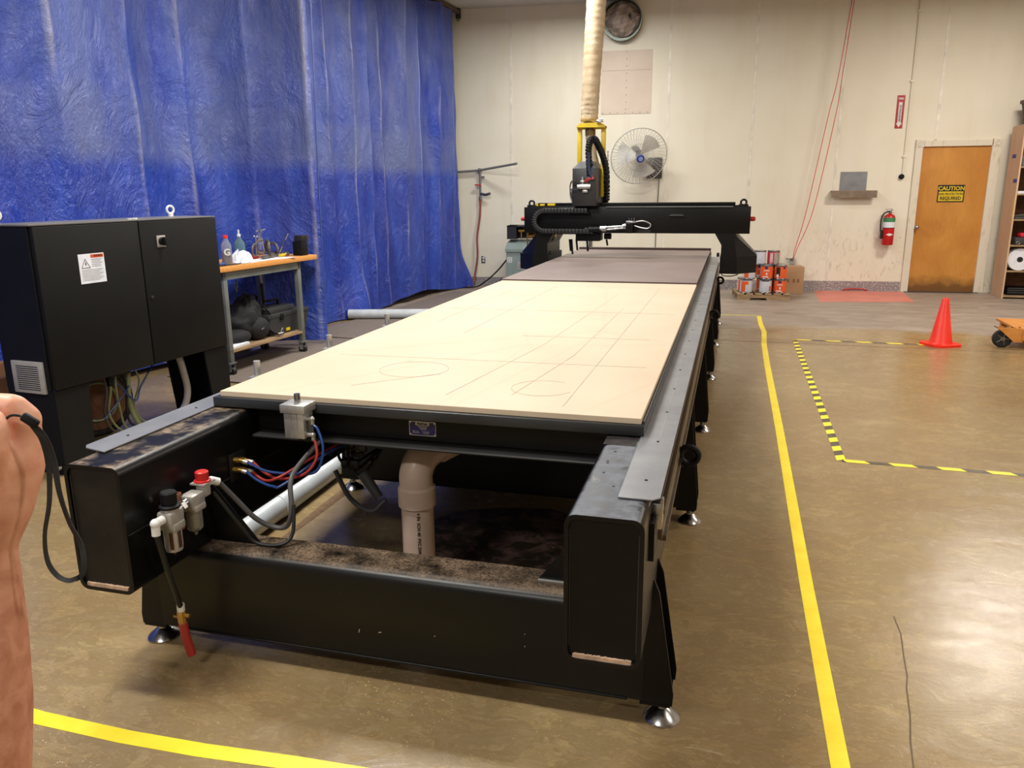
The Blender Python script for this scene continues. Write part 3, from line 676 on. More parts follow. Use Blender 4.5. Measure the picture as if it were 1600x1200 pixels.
# ---------------------------------------------------------------- cart corner at the right edge
s = thing('orange_cart', 'orange steel cart with a black caster at the right edge', 'cart', (2.6, 8.35, 0))
MT['cartor'] = pm('cart_orange', (206, 140, 66), .5, 0, (180, 112, 44), 8)
q = MB(); q.box((2.66, 8.27, .08), (3.6, 8.33, .17)); q.box((2.66, 8.9, .08), (3.6, 8.96, .17)); q.box((2.62, 8.30, .165), (3.6, 8.96, .185)); obj('deck', q, 'cartor', s, smooth=0)
q = MB(); q.prism([(2.45, 8.28, .19), (2.67, 8.28, .19), (2.67, 8.28, .06), (2.60, 8.28, .06)], (0, .012, 0)); q.prism([(2.45, 8.36, .19), (2.67, 8.36, .19), (2.67, 8.36, .06), (2.60, 8.36, .06)], (0, .012, 0)); obj('fork_bracket', q, 'cartor', s, smooth=0)
q = MB(); q.lathe([(.03, -.022), (.075, -.022), (.085, -.015), (.085, .015), (.075, .022), (.03, .022)], (2.51, 8.33, .085), (0, 1, 0), 32); wh = obj('wheel', q, 'rubber', s)
q = MB(); q.lathe([(.001, -.028), (.02, -.028), (.022, -.02), (.022, .028)], (2.51, 8.33, .085), (0, 1, 0), 16)
for k in range(5):
    a = k*1.2566; q.tube([V((2.51, 8.306, .085)), V((2.51+.06*math.cos(a), 8.306, .085+.06*math.sin(a)))], .004, 5)
obj('hub', q, 'steel', wh)
q = MB()
for k in range(3): q.cyl((2.52+k*.06, 8.32, .19), (2.52+k*.06, 8.32, .20), .008, seg=8)
q.tube([(2.45, 8.3, .192), (2.42, 8.29, .205)], .005, 6); obj('bolts', q, 'tool', s)

# ---------------------------------------------------------------- curtains
def curtain_mat():
    t = NT('blue_vinyl')
    sp = t.n('SeparateXYZ'); t.l(t.co.outputs['Object'], sp.inputs[0])
    at = t.n('Attribute'); at.attribute_name = 'fold'
    st = t.noise(2.2, 6, t.mapped((1, 1, .14)), .66, .8); fine = t.noise(9, 7, t.mapped((1, 1, .4), rot=(.2, 0, 0)), .74, 1.6)
    base = t.mix(t.ramp(st, .34, .64), lin((18, 44, 148)), lin((40, 76, 184)))
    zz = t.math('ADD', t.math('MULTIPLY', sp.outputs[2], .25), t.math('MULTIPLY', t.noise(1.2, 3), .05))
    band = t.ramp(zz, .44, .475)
    see_through_noise = t.ramp(t.noise(1.3, 6, t.mapped((1, 1, .22)), .66, .5), .36, .62)
    see_through = t.math('MULTIPLY', see_through_noise, t.math('ADD', t.math('MULTIPLY', band, .52), .10))
    base = t.mix(see_through, base, lin((112, 122, 158)))  # lit room showing through the upper vinyl, painted as a paler tone
    see_through_band = t.math('MULTIPLY', t.ramp(t.math('MULTIPLY', sp.outputs[2], .2), .34, .37), t.ramp(t.math('MULTIPLY', sp.outputs[2], .2), .44, .46, (1,1,1,1), (0,0,0,1)))
    base = t.mix(t.math('MULTIPLY', see_through_band, .22), base, lin((112, 120, 150)))  # paler band where light shows through from behind, put into the colour
    pale = t.math('MULTIPLY', t.ramp(fine, .58, .76), .42)
    base = t.mix(pale, base, lin((126, 140, 188)))
    ridge_glint = t.math('MULTIPLY', t.ramp(at.outputs['Fac'], .72, .97), t.ramp(t.noise(1.4, 5, t.mapped((1, 1, .5)), .65), .44, .60))
    base = t.mix(t.math('MULTIPLY', ridge_glint, .55), base, lin((176, 172, 182)))  # glossy highlights along the fold ridges, painted into the colour
    t.col(base); t.set(.26, 0, .5)
    h = t.math('ADD', t.noise(2.6, 7, t.mapped((1, 1, .7), rot=(.4, .3, .2)), .66, 2.2), t.math('MULTIPLY', t.noise(16, 4, t.mapped((1, 1, .6), rot=(0, .5, 0)), .6, 2.5), .22))
    t.bump(h, .75, .08); return t.m
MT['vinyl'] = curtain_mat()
def curtain(name, label, path, z0, z1, amp, seed, nu=220, nv=70, hem=None, toppath=None, bulge=None, nfold=16):
    rnd = random.Random(seed); P = smooth_path([V((x, y, 0)) for x, y in path], 12)
    Lc = [0]
    for a, b in zip(P, P[1:]): Lc.append(Lc[-1] + (b-a).length)
    def at(u):
        s_ = u*Lc[-1]
        for i in range(len(P)-1):
            if Lc[i+1] >= s_: break
        t = (s_-Lc[i]) / max(Lc[i+1]-Lc[i], 1e-6); p = P[i].lerp(P[i+1], t); d = (P[i+1]-P[i]).normalized(); return p, V((d.y, -d.x, 0))
    ph = [rnd.uniform(0, 6.28) for _ in range(6)]
    def fold(u, v):
        x = u*nfold*6.2832; lean = (1-v)*1.2*math.sin(u*5+ph[0])
        x += 1.7*math.sin(u*9+ph[3]) + lean
        a = abs(math.sin(x*.5)); s_ = 1-a**.7          # sharp ridges, wide valleys
        b = math.sin(u*nfold*.37*6.28+ph[1]+.8*v)
        return s_, b
    me = bpy.data.meshes.new(name); vs = []; fv = []
    for j in range(nv+1):
        v = j/nv
        for i in range(nu+1):
            u = i/nu; p, n = at(u)
            if toppath: 
                q, n2 = p, n
                off = toppath(u) * v
                p = p + V((off, 0, 0))
            s_, b = fold(u, v)
            k = amp*(.35+.65*v)
            d = s_*k + b*k*.8 + .012*math.sin(v*23+u*40+ph[2])*math.sin(v*7+u*13)
            if bulge: d += bulge(u, v)
            zb = z0 + (hem(u) if hem else 0)
            q = p + n*d; q.z = zb + (z1-zb)*v
            vs.append(q); fv.append(s_)
    fs = [(j*(nu+1)+i, j*(nu+1)+i+1, (j+1)*(nu+1)+i+1, (j+1)*(nu+1)+i) for j in range(nv) for i in range(nu)]
    me.from_pydata([tuple(q) for q in vs], [], fs); me.update()
    at_ = me.attributes.new('fold', 'FLOAT', 'POINT'); at_.data.foreach_set('value', fv)
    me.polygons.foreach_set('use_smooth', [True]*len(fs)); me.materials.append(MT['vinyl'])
    o = bpy.data.objects.new(name, me); C.objects.link(o); return o
sm = lambda a, b, x: max(0, min(1, (x-a)/(b-a)))**2*(3-2*max(0, min(1, (x-a)/(b-a))))
r = thing('welding_curtain', 'near blue vinyl curtain hanging behind the black cabinet and workbench', 'curtain', (-4.6, 4, 0))
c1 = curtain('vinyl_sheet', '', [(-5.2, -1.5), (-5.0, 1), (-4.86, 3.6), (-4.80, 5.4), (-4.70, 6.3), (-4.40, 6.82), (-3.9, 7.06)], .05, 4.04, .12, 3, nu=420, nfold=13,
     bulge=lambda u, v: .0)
c1.parent = r; c1.matrix_parent_inverse = Matrix.Translation((4.6, -4, 0))
q = MB(); q.tube([(-3.905, 7.055, .06), (-3.90, 7.07, 1.6), (-3.895, 7.12, 2.8), (-3.89, 7.16, 4.05)], .006, 6); obj('edge_seam', q, pm('seam_blue', (70, 88, 160), .4), r)
r = thing('welding_curtain', 'far blue vinyl curtain trailing on the floor beside the cream wall', 'curtain', (-4.3, 10, 0))
def b2(u, v):
    return .16*math.exp(-((u-.36)/.04)**2)*math.exp(-(v/.10)**2) + .20*sm(.9, 1, u)*math.exp(-(v/.10)**2) + .10*sm(.12, 0, u)*math.exp(-(v/.08)**2)
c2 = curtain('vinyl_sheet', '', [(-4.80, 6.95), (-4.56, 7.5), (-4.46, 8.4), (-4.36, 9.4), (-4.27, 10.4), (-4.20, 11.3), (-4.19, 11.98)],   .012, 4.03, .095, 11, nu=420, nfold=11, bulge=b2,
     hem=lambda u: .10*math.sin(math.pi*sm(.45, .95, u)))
c2.parent = r; c2.matrix_parent_inverse = Matrix.Translation((4.3, -10, 0))
r = thing('curtain_track', 'brown steel curtain track ending in a bracket near the ceiling corner', 'curtain rail', (-4.2, 10, 4.07))
q = MB(); q.prism([(-4.125, 12.08, 4.06), (-4.185, 12.08, 4.06), (-4.185, 12.08, 4.11), (-4.125, 12.08, 4.11)], (-.55, -12.5, 0)); obj('track', q, pm('brown_steel', (96, 76, 66), .5), r, smooth=0)
q = MB(); q.box((-4.19, 12.06, 4.0), (-4.12, 12.11, 4.14), .004); obj('bracket', q, 'dkgrey', r)
q = MB(); q.torus((-4.155, 12.07, 3.985), (0, 1, 0), .02, .007, 16, 6); obj('end_ring', q, 'dkgrey', r)

# ---------------------------------------------------------------- electrical cabinet on legs (local frame: x along the doors, y to the back)
ca = math.atan2(1, .08)                     # direction of the door face
cab = thing('electrical_cabinet', 'large black two door electrical cabinet standing on legs left of the machine', 'cabinet', (-3.436, 3.25, 0), ca)
CL, CD = 1.365, .34
q = MB(); q.box((0, .02, .47), (CL, CD, 1.335), .004); obj('body', q, 'cabinet', cab, local=True, smooth=0)
q = MB(); q.box((-.006, -.004, 1.335), (CL+.006, CD+.004, 1.345), .003); obj('top_plate', q, pm('top_sheet', (110, 108, 106), .35, 0, (96, 94, 92), 3), cab, local=True)
DS = .70
q = MB(); q.box((.008, -.012, .475), (DS-.004, .018, 1.332), .005); d1 = obj('door', q, 'cabinet', cab, local=True)
q = MB(); q.box((DS+.004, -.012, .475), (CL-.004, .018, 1.332), .005); d2 = obj('door', q, 'cabinet', cab, local=True)
for x0 in (.004, CL-.20):
    q = MB(); sgn = 1 if x0 < .5 else -1
    a = [(x0, 0, .47), (x0+.20, 0, .47), (x0+.20, 0, 0) if sgn > 0 else (x0+.20, 0, 0), (x0, 0, 0) if sgn > 0 else (x0+.05, 0, 0)]
    if sgn > 0: a = [(x0, 0, .47), (x0+.22, 0, .47), (x0+.20, 0, 0), (x0, 0, 0)]
    else: a = [(x0-.02, 0, .47), (x0+.20, 0, .47), (x0+.20, 0, 0), (x0+.04, 0, 0)]
    q.prism(a, (0, .012, 0)); b = [(p[0], CD-.012, p[2]) for p in a]; q.prism(b, (0, .012, 0))
    xs = x0 if sgn > 0 else x0+.188; q.box((xs, .012, 0), (xs+.012, CD-.012, .47)); obj('leg', q, 'cabinet', cab, local=True, smooth=0)
for k, (x, y) in enumerate(((.03, .26), (CL-.13, .24))):
    q = MB(); q.cyl((x, y, 1.345), (x, y, 1.362), .016); q.torus((x, y, 1.388), (0.3, 1, 0), .024, .0075, 24, 8); obj('eyebolt', q, 'white', cab, local=True)
q = MB(); q.cyl((.70, .05, 1.345), (.70, .05, 1.352), .012); q.cyl((.74, .05, 1.345), (.74, .05, 1.353), .016); obj('hole_plugs', q, 'white', cab, local=True)
# rotary switch, lock
q = MB(); q.box((.825, -.018, 1.175), (.895, -.012, 1.245), .002); sw = obj('rotary_switch', q, 'alu', d2, local=True)
q = MB(); q.cyl((.86, -.018, 1.21), (.86, -.032, 1.21), .024, .02, 20); q.box((.852, -.055, 1.185), (.868, -.03, 1.235), .003); obj('knob', q, 'black_matt', sw, local=True)
q = MB(); q.cyl((.74, -.012, .885), (.74, -.018, .885), .010, seg=14); obj('lock', q, 'chrome', d2, local=True)
# warning sticker
q = MB(); q.box((.255, -.0135, 1.015), (.425, -.012, 1.175)); stk = obj('warning_sticker', q, 'paper', d1, local=True, smooth=0)
Rx = V((math.cos(ca), math.sin(ca), 0))
def cw(x, z, y=-.014): return V((-3.436, 3.25, 0)) + Matrix.Rotation(ca, 3, 'Z') @ V((x, y, z))
def cprint(name, body, size, x, z, mat, **k): return text(name, body, size, cw(x, z, -.0142), Rx, WU, mat, stk, **k)
q = MB(); q.box((.335, -.0142, 1.152), (.42, -.0136, 1.17)); obj('orange_bar', q, 'orange', stk, local=True, smooth=0)
cprint('lettering', 'WARNING', .014, .384, 1.161, 'ink', bold=.0004, sx=.85)
q = MB()
for a, b in (((.27, 1.10), (.297, 1.148)), ((.297, 1.148), (.326, 1.10)), ((.326, 1.10), (.27, 1.10))):
    q.tube([(a[0], -.0138, a[1]), (b[0], -.0138, b[1])], .0014, 4)
q.prism([(.296, -.0138, 1.135), (.305, -.0138, 1.12), (.299, -.0138, 1.121), (.303, -.0138, 1.106), (.292, -.0138, 1.124), (.298, -.0138, 1.123)], (0, -.0004, 0))
obj('hazard_triangle', q, 'ink', stk, local=True, smooth=0)
q = MB()
for k in range(5): q.box((.338, -.0140, 1.142-.0095*k), (.41-.012*(k % 2)-.01*(k == 4), -.0137, 1.1445-.0095*k))
for k in range(9): q.box((.268, -.0140, 1.088-.0072*k), (.412-.014*(k % 3), -.0137, 1.0898-.0072*k))
obj('fine_print', q, 'midgrey', stk, local=True, smooth=0, kind='stuff')
# vent on the near end
q = MB(); q.box((-.012, .045, .445+.01), (0.004, .27, .63), .004); vt = obj('vent_grille', q, 'offw', cab, local=True)
q = MB()
for k in range(12): q.box((-.0135, .075, .475+.0115*k), (-.0119, .235, .479+.0115*k))
obj('slot', q, 'rubber', vt, local=True, smooth=0, kind='stuff')
q = MB(); q.cyl((-.012, .02, .05), (-.03, .02, .05), .012, seg=8); obj('bolt', q, 'chrome', cab, local=True)
# side cooling unit at the far end
q = MB(); q.box((CL+.004, .06, .60), (CL+.07, .30, 1.10), .004); cu_ = obj('cooling_unit', q, 'greenbox', cab, local=True)
q = MB()
for k in range(14): q.box((CL+.02, .0585, .68+.024*k), (CL+.06, .0602, .690+.024*k))
obj('louvres', q, 'dkgrey', cu_, local=True, smooth=0, kind='stuff')
# cables below the cabinet
q = MB(); q.tube([(CL-.33, .12, .47), (CL-.30, .12, .35), (CL-.27, .13, .2), (CL-.30, .16, .08), (CL-.42, .2, .015)], .022, 10, 6); obj('grey_conduit', q, 'offw', cab, local=True)
MT['tubec'] = pm('clear_green_tube', (136, 148, 112), .3)
for k, (xs, col_, rr) in enumerate(((.62, 'tubec', .016), (.52, 'tubec', .007), (.47, 'tubec', .007), (.43, 'greycable', .006), (.57, 'rubber', .007), (.66, 'tubec', .006))):
    q = MB(); q.tube([(xs, .12, .47), (xs-.02+.01*k, .12, .36), (xs+.02*math.sin(k*2), .14, .22), (xs+.06, .16, .10), (xs+.16+.02*k, .2, .02)], rr, 8, 6); obj('hanging_tube', q, col_, cab, local=True)
q = MB(); q.tube([(.50, .12, .42), (.62, .10, .26), (.70, .12, .33), (.86, .16, .44)], .006, 6, 6); q.tube([(.40, .12, .2), (.52, .1, .3), (.60, .11, .36)], .005, 6, 6); obj('tied_cable', q, 'bluehose', cab, local=True)
q = MB(); q.box((.44, .08, .44), (.60, .2, .47), .004); q.cbox((.47, .12, .41), (.03, .03, .05)); obj('gland_block', q, 'black_matt', cab, local=True)

# wooden crate and drum behind the cabinet legs
s = thing('wooden_crate', 'rough brown wooden crate frame on the floor behind the cabinet legs', 'crate', (-4.15, 4.0, 0), .2)
for (lo, hi) in (((-.05, -.75, .34), (0, .55, .46)), ((-.05, -.75, 0), (0, -.66, .34)), ((-.05, .46, 0), (0, .55, .34)), ((-.35, -.75, .36), (-.3, .55, .46)), ((-.05, -.75, .0), (0, .55, .05))):
    q = MB(); q.box(lo, hi, .003); obj('plank', q, 'woodb', s, local=True, smooth=0)
s = thing('cable_drum', 'brown wooden drum with a black rim leaning under the cabinet', 'drum', (-3.86, 3.93, 0))
q = MB(); q.lathe([(.02, 0), (.185, 0), (.185, .07), (.02, .07)], (-3.86, 3.93, .225), V((.9, -.45, .05)), 40); obj('drum_side', q, 'woodb', s)
q = MB(); q.torus(V((-3.86, 3.93, .225))+V((.03, -.015, 0)), V((.9, -.45, .05)), .205, .032, 44, 10); obj('rim', q, 'rubber', s)
q = MB(); q.torus(V((-3.82, 3.91, .225))+V((.03, -.015, 0)), V((.9, -.45, .05)), .12, .008, 30, 6); obj('rope_loop', q, 'tubec', s)

# ---------------------------------------------------------------- workbench
ba = math.atan2(1.29, .105)
BL, BD = 1.30, .55
bn = thing('workbench', 'maple topped workbench on grey steel legs with casters', 'workbench', (-3.95, 5.53, 0), ba)
q = MB(); q.box((-.04, 0, .868), (BL+.02, BD, .912), .004); obj('bench_top', q, 'wood', bn, local=True)
q = MB(); q.box((.02, .03, .80), (BL-.22, .05, .868)); q.box((.02, BD-.05, .80), (BL-.22, BD-.03, .868)); q.box((.02, .03, .80), (.05, BD-.03, .868)); q.box((BL-.25, .03, .80), (BL-.22, BD-.03, .868)); obj('apron', q, 'legpaint', bn, local=True, smooth=0)
LX = (.02, BL-.26)
for x in LX:
    for y in (.03, BD-.08):
        q = MB(); q.box((x, y, .11), (x+.045, y+.045, .868), .002); lg = obj('leg', q, 'legpaint', bn, local=True)
        q = MB(); q.box((x-.02, y-.01, .105), (x+.06, y+.05, .112)); q.box((x-.005, y+.005, .035), (x+.001, y+.04, .105)); q.box((x+.045, y+.005, .035), (x+.051, y+.04, .105)); cst = obj('caster', q, 'legpaint', lg, local=True)
        q = MB() ; q.cyl((x+.003, y+.022, .038), (x+.043, y+.022, .038), .038, seg=20); q2 = obj('wheel', q, 'rubber', lg, local=True)
q = MB(); q.box((.02, .03, .195), (BL-.22, BD-.03, .215)); obj('lower_shelf', q, 'ply', bn, local=True, smooth=0)
def B(x, y, z=.913): return V((-3.95, 5.53, 0)) + Matrix.Rotation(ba, 3, 'Z') @ V((x, y, z))
bottle('drink_bottle', 'clear sports drink bottle with orange cap and white letter on the workbench', B(.21, .13), .24, .042, 'clear', 'cone', neck=.42)
s = bpy.data.objects['drink_bottle']
text('lettering', 'G', .075, s.location+V((.030, -.036, .10)), V((.90, .43, 0)), WU, 'white', s, bold=.003)
q = MB(); q.lathe([(.039, .004), (.039, .11)], seg=18); obj('drink', q, pm('grey_drink', (126, 120, 128), .3), s, local=True)
bottle('spray_bottle', 'clear green tinted bottle with a white nozzle behind the drink bottle', B(.49, .22), .235, .046, 'lens', 'white', neck=.3)
s = bpy.data.objects['spray_bottle']; q = MB(); q.cyl((0, 0, .23), (0, 0, .27), .007); obj('nozzle', q, 'white', s, local=True)
def crumple(name, label, cat, c, size, seed, mat, h):
    rr = random.Random(seed); g = {}
    mb = MB(); n = 9
    def fn(u, v):
        k = (round(u*n), round(v*n)); 
        if k not in g: g[k] = (rr.uniform(-.5, .5), rr.uniform(-.5, .5), rr.random())
        a, b, d = g[k]; e = math.sin(math.pi*u)*math.sin(math.pi*v)
        return c + Matrix.Rotation(ba, 3, 'Z') @ V(((u-.5)*size[0]+a*size[0]/n*.7, (v-.5)*size[1]+b*size[1]/n*.7, .003+h*e*(.2+d)))
    mb.surf(fn, n, n); return tag(obj(name, mb, mat, smooth=0), label, cat)
crumple('crumpled_paper', 'crumpled white paper between the bottles on the workbench', 'paper', B(.40, .13), (.22, .20), 4, 'paper', .12)
for i, (x, y, rz, lb) in enumerate(((.52, .13, .1, 'large white paper sheet lying flat on the workbench edge'), (.82, .11, -.15, 'smaller white paper sheet lying beneath the clamps'))):
    s = MB(); s.box((-.16, -.10, 0), (.16, .10, .0015+.001*i), 0, Matrix.Translation(B(x, y)) @ Matrix.Rotation(ba+rz, 4, 'Z')); tag(obj('paper_sheet', s, 'paper', smooth=0), lb, 'paper')
s = thing('flat_file', 'dark flat file with a blue handle at the near end of the bench', 'file', B(.02, .06)); q = MB(); q.box((.0, -.012, .002), (.20, .012, .008), 0, Matrix.Translation(B(.06, .04, .913)) @ Matrix.Rotation(ba, 4, 'Z')); obj('blade', q, 'dkgrey', s); q = MB(); q.cyl(B(.06, .04, .93), B(-.04, .045, .93), .016, .013, 12); obj('handle', q, 'bluehose', s)
s = thing('red_rag', 'folded red rag behind the papers on the bench', 'rag', B(.68, .30)); q = MB(); q.box((-.14, -.05, 0), (.12, .05, .02), .008, Matrix.Translation(B(.70, .32, .913)) @ Matrix.Rotation(ba+.1, 4, 'Z')); q.box((-.13, -.045, .02), (.06, .045, .04), .01, Matrix.Translation(B(.70, .32, .913)) @ Matrix.Rotation(ba, 4, 'Z')); obj('cloth', q, 'canred', s)
# clamps heaped on the bench
def clamp(label, x, y, z, rz, tilt, big=1.0, lean=0.0):
    s = thing('bar_clamp', label, 'clamp', B(x, y, z), 0, 'clamps heaped on the bench')
    Mt = Matrix.Rotation(ba+rz, 4, 'Z') @ Matrix.Rotation(tilt, 4, 'Y') @ Matrix.Rotation(lean, 4, 'X')
    def T(p): return (Mt @ V([a*big for a in p]))
    q = MB(); q.tube([T(p) for p in ((0, 0, .10), (-.05, 0, .10), (-.09, 0, .06), (-.09, 0, 0), (-.05, 0, -.03), (0, 0, -.03))], .013*big, 8, 4); obj('c_frame', q, 'tool', s, local=True)
    q = MB(); q.cyl(T((0, 0, -.01)), T((0, 0, .19)), .007*big, seg=8); q.cyl(T((0, 0, -.015)), T((0, 0, 0)), .018*big, seg=12); q.cyl(T((0, 0, .18)), T((0, 0, .20)), .016*big, seg=10); obj('screw', q, 'chrome', s, local=True)
    q = MB(); q.cyl(T((-.045, .01, .195)), T((.055, -.01, .195)), .005*big, seg=6); obj('handle_bar', q, 'chrome', s, local=True)
    return s
clamp('small c clamp standing at the front left of the heap on the bench', .68, .20, .97, .2, .1, .75)
clamp('c clamp standing tallest in the heap on the bench', .82, .22, .99, -.3, -.15, .9)
clamp('c clamp lying flat in the middle of the heap on the bench', .88, .22, .95, .8, 1.25, 1.1)
clamp('c clamp lying at the right of the heap beside the bar', 1.0, .24, .95, 1.6, 1.5, .9)
s = thing('steel_bar_clamp', 'long thin steel bar leaning out of the clamp heap', 'bar', B(1.0, .2, .94)); q = MB(); q.cyl(B(1.0, .2, .935), B(1.19, .22, 1.11), .007, seg=8); q.cyl(B(.97, .19, .93), B(1.05, .2, .93), .018, seg=10); obj('rod', q, 'chrome', s)
q = MB(); q.ball(B(1.02, .14, .935), .017, 12); obj('end_knob', q, 'chrome', s)
for i, (x, y, l_, c_, lb) in enumerate(((.74, .12, .16, 'tool', 'grey pipe wrench lying before the clamps'), (.98, .12, .14, 'yellow', 'short tool with a yellow end by the clamps'), (.86, .15, .34, 'steel', 'long steel rod lying along the bench'))):
    s = thing('hand_tool', lb, 'tool', B(x, y)); q = MB(); q.cyl(B(x-l_/2, y, .932), B(x+l_/2, y+.03, .932), .014, .011, 10); obj('shank', q, c_ if i != 2 else 'steel', s); q = MB(); q.cbox(B(x+l_/2, y+.03, .935), (.05, .035, .04), .006, Matrix.Rotation(ba, 3, 'Z')); obj('jaw', q, 'tool', s)
s = thing('machined_block', 'black machined block with a smaller slotted block on the bench end', 'block', B(1.19, .09), ba)
q = MB(); q.box((-.05, -.05, 0), (.05, .05, .13), .003); obj('base_block', q, 'black_matt', s, local=True)
q = MB(); q.box((-.035, -.05, .132), (.07, .04, .185), .003); q.box((.0, -.053, .14), (.008, -.05, .178)); q.box((.03, -.053, .14), (.038, -.05, .178)); obj('top_block', q, pm('grimy_steel', (42, 38, 36), .4), s, local=True)
# hanging things under the bench
s = thing('hanging_square', 'thin steel square hanging under the bench', 'square', B(.7, .4, .55)); q = MB(); q.tube([B(.68, .42, .86), B(.64, .42, .62), B(.60, .42, .72)], .007, 6); obj('steel_blade', q, 'steel', s)
s = thing('rubber_mallet', 'mallet with a black grip hanging under the bench', 'mallet', B(.95, .4, .5)); q = MB(); q.cyl(B(.98, .42, .86), B(1.0, .42, .66), .012); obj('shaft', q, 'alu', s); q = MB(); q.cyl(B(1.0, .42, .66), B(1.01, .42, .48), .016); obj('grip', q, 'rubber', s)
# backpack, toolbox, tray on the lower shelf
s = thing('backpack', 'black backpack slumped on the lower shelf of the workbench', 'backpack', B(.47, .26, .216), ba)
q = MB(); rr = random.Random(5)
q.ball((0, 0, .17), 1, 56, (.20, .15, .19)); 
for v in q.bm.verts:
    k = 1 + .09*math.sin(v.co.x*31+v.co.z*12)*math.cos(v.co.z*27) + .07*abs(math.sin(v.co.y*50+v.co.z*38+v.co.x*22)) - .05*abs(math.sin(v.co.x*70-v.co.z*55)); v.co = V((v.co.x*k + max(0, v.co.z-.2)*.5, v.co.y*k, max(.0, v.co.z*k)))
obj('main_bag', q, 'fabric', s, local=True, smooth=80)
q = MB(); q.ball((.08, -.12, .10), 1, 20, (.13, .07, .10))
for v in q.bm.verts: v.co.z = max(.002, v.co.z)
fpk = obj('front_pocket', q, 'fabric', s, local=True, smooth=80)
q = MB(); q.cyl((.02, -.19, .10), (.06, -.19, .11), .006, seg=8); obj('zip_puller', q, 'chrome', fpk, local=True)
q = MB(); q.tube([(.10, -.02, .34), (.14, -.04, .39), (.19, -.04, .36), (.18, -.02, .29)], .013, 8, 5, flat=(1, .4)); obj('grab_handle', q, 'fabric', s, local=True)
for k in range(2):
    q = MB(); q.tube([(.16, -.06-.05*k, .30), (.22, -.12-.03*k, .2), (.20, -.14, .08), (.26, -.16-.04*k, .01)], .014, 8, 6, flat=(1, .35)); obj('strap', q, 'fabric', s, local=True)
q = MB(); q.ball((-.18, -.08, .06), 1, 18, (.16, .10, .07))
for v in q.bm.verts: v.co.z = max(.002, v.co.z)
obj('side_pocket', q, 'fabric', s, local=True, smooth=80)
s = thing('tool_box', 'dark grey plastic toolbox with a carry handle beside the backpack', 'toolbox', B(.96, .25, .216), ba)
q = MB(); q.loft([[(-.27,-.13,0),(.27,-.13,0),(.27,.12,0),(-.27,.12,0)], [(-.30,-.145,.16),(.30,-.145,.16),(.30,.135,.16),(-.30,.135,.16)]]); obj('box_body', q, 'toolbox', s, local=True, smooth=0)
q = MB(); q.box((-.31, -.15, .16), (.31, .14, .20), .006); q.box((-.29, -.12, .20), (.12, .11, .25), .006); obj('lid', q, 'toolbox', s, local=True)
q = MB(); q.tube([(-.18, 0, .25), (-.17, 0, .30), (.03, 0, .30), (.04, 0, .25)], .013, 8); obj('handle', q, 'black_matt', s, local=True)
for x in (-.12, .18):
    q = MB(); q.box((x-.025, -.155, .13), (x+.025, -.137, .19), .003); obj('latch', q, 'black_matt', s, local=True)
q = MB(); q.box((-.05, -.144, .02), (.0, -.131, .045)); obj('yellow_tag', q, 'yellow', s, local=True, smooth=0)
s = thing('metal_fitting', 'bright metal fitting between backpack and toolbox', 'fitting', B(.74, .06, .216)); q = MB(); q.cyl(B(.70, .06, .235), B(.78, .06, .235), .018); q.tube([B(.74, .06, .235), B(.77, .05, .29)], .008, 6); obj('fitting_body', q, 'chrome', s)
s = thing('white_binder', 'thin white binder lying at the near end of the bench shelf', 'binder', B(.17, .15, .216), ba+.1); q = MB(); q.box((-.12, -.1, 0), (.14, .12, .025), .003); q2 = obj('cover', q, 'paper', s, local=True); q = MB(); q.box((-.115, -.102, .004), (.135, -.098, .021)); obj('page_block', q, 'white', s, local=True)

# ---------------------------------------------------------------- rubber mats and loose pipe behind the machine
def mat_mesh():
    t = NT('perforated_rubber'); vo = t.n('TexVoronoi'); vo.inputs['Scale'].default_value = 38; vo.inputs['Randomness'].default_value = 0.15
    t.l(t.co.outputs['Object'], vo.inputs['Vector'])
    h = t.ramp(vo.outputs['Distance'], .28, .42); t.col(t.mix(h, lin((52, 46, 44)), lin((120, 108, 98)))); t.set(.7); t.bump(h, .6, .01); return t.m
MT['mat'] = mat_mesh()
for i, (y0, y1, dx) in enumerate(((5.4, 7.35, 0), (7.4, 9.3, .05), (9.35, 11.3, .16))):
    lb = ('perforated rubber floor mat beneath the workbench casters', 'perforated rubber floor mat behind the loose grey pipe end', 'perforated rubber floor mat nearest the back wall')[i]
    s = MB(); s.box((0, 0, 0), (1.25, y1-y0, .012), .003, Matrix.Translation((-4.5+.06*i+dx, y0, 0)) @ Matrix.Rotation(-.08, 4, 'Z')); tag(obj('rubber_mat', s, 'mat', smooth=0), lb, 'mat')
s = MB(); a = V((-4.40, 8.50, .069)); b = V((-2.0, 9.15, .069)); s.cyl(a, b, .055, seg=28)
tag(obj('loose_pipe', s, 'pvcw'), 'loose light grey plastic pipe lying on the mat behind the wooden bed', 'pipe')

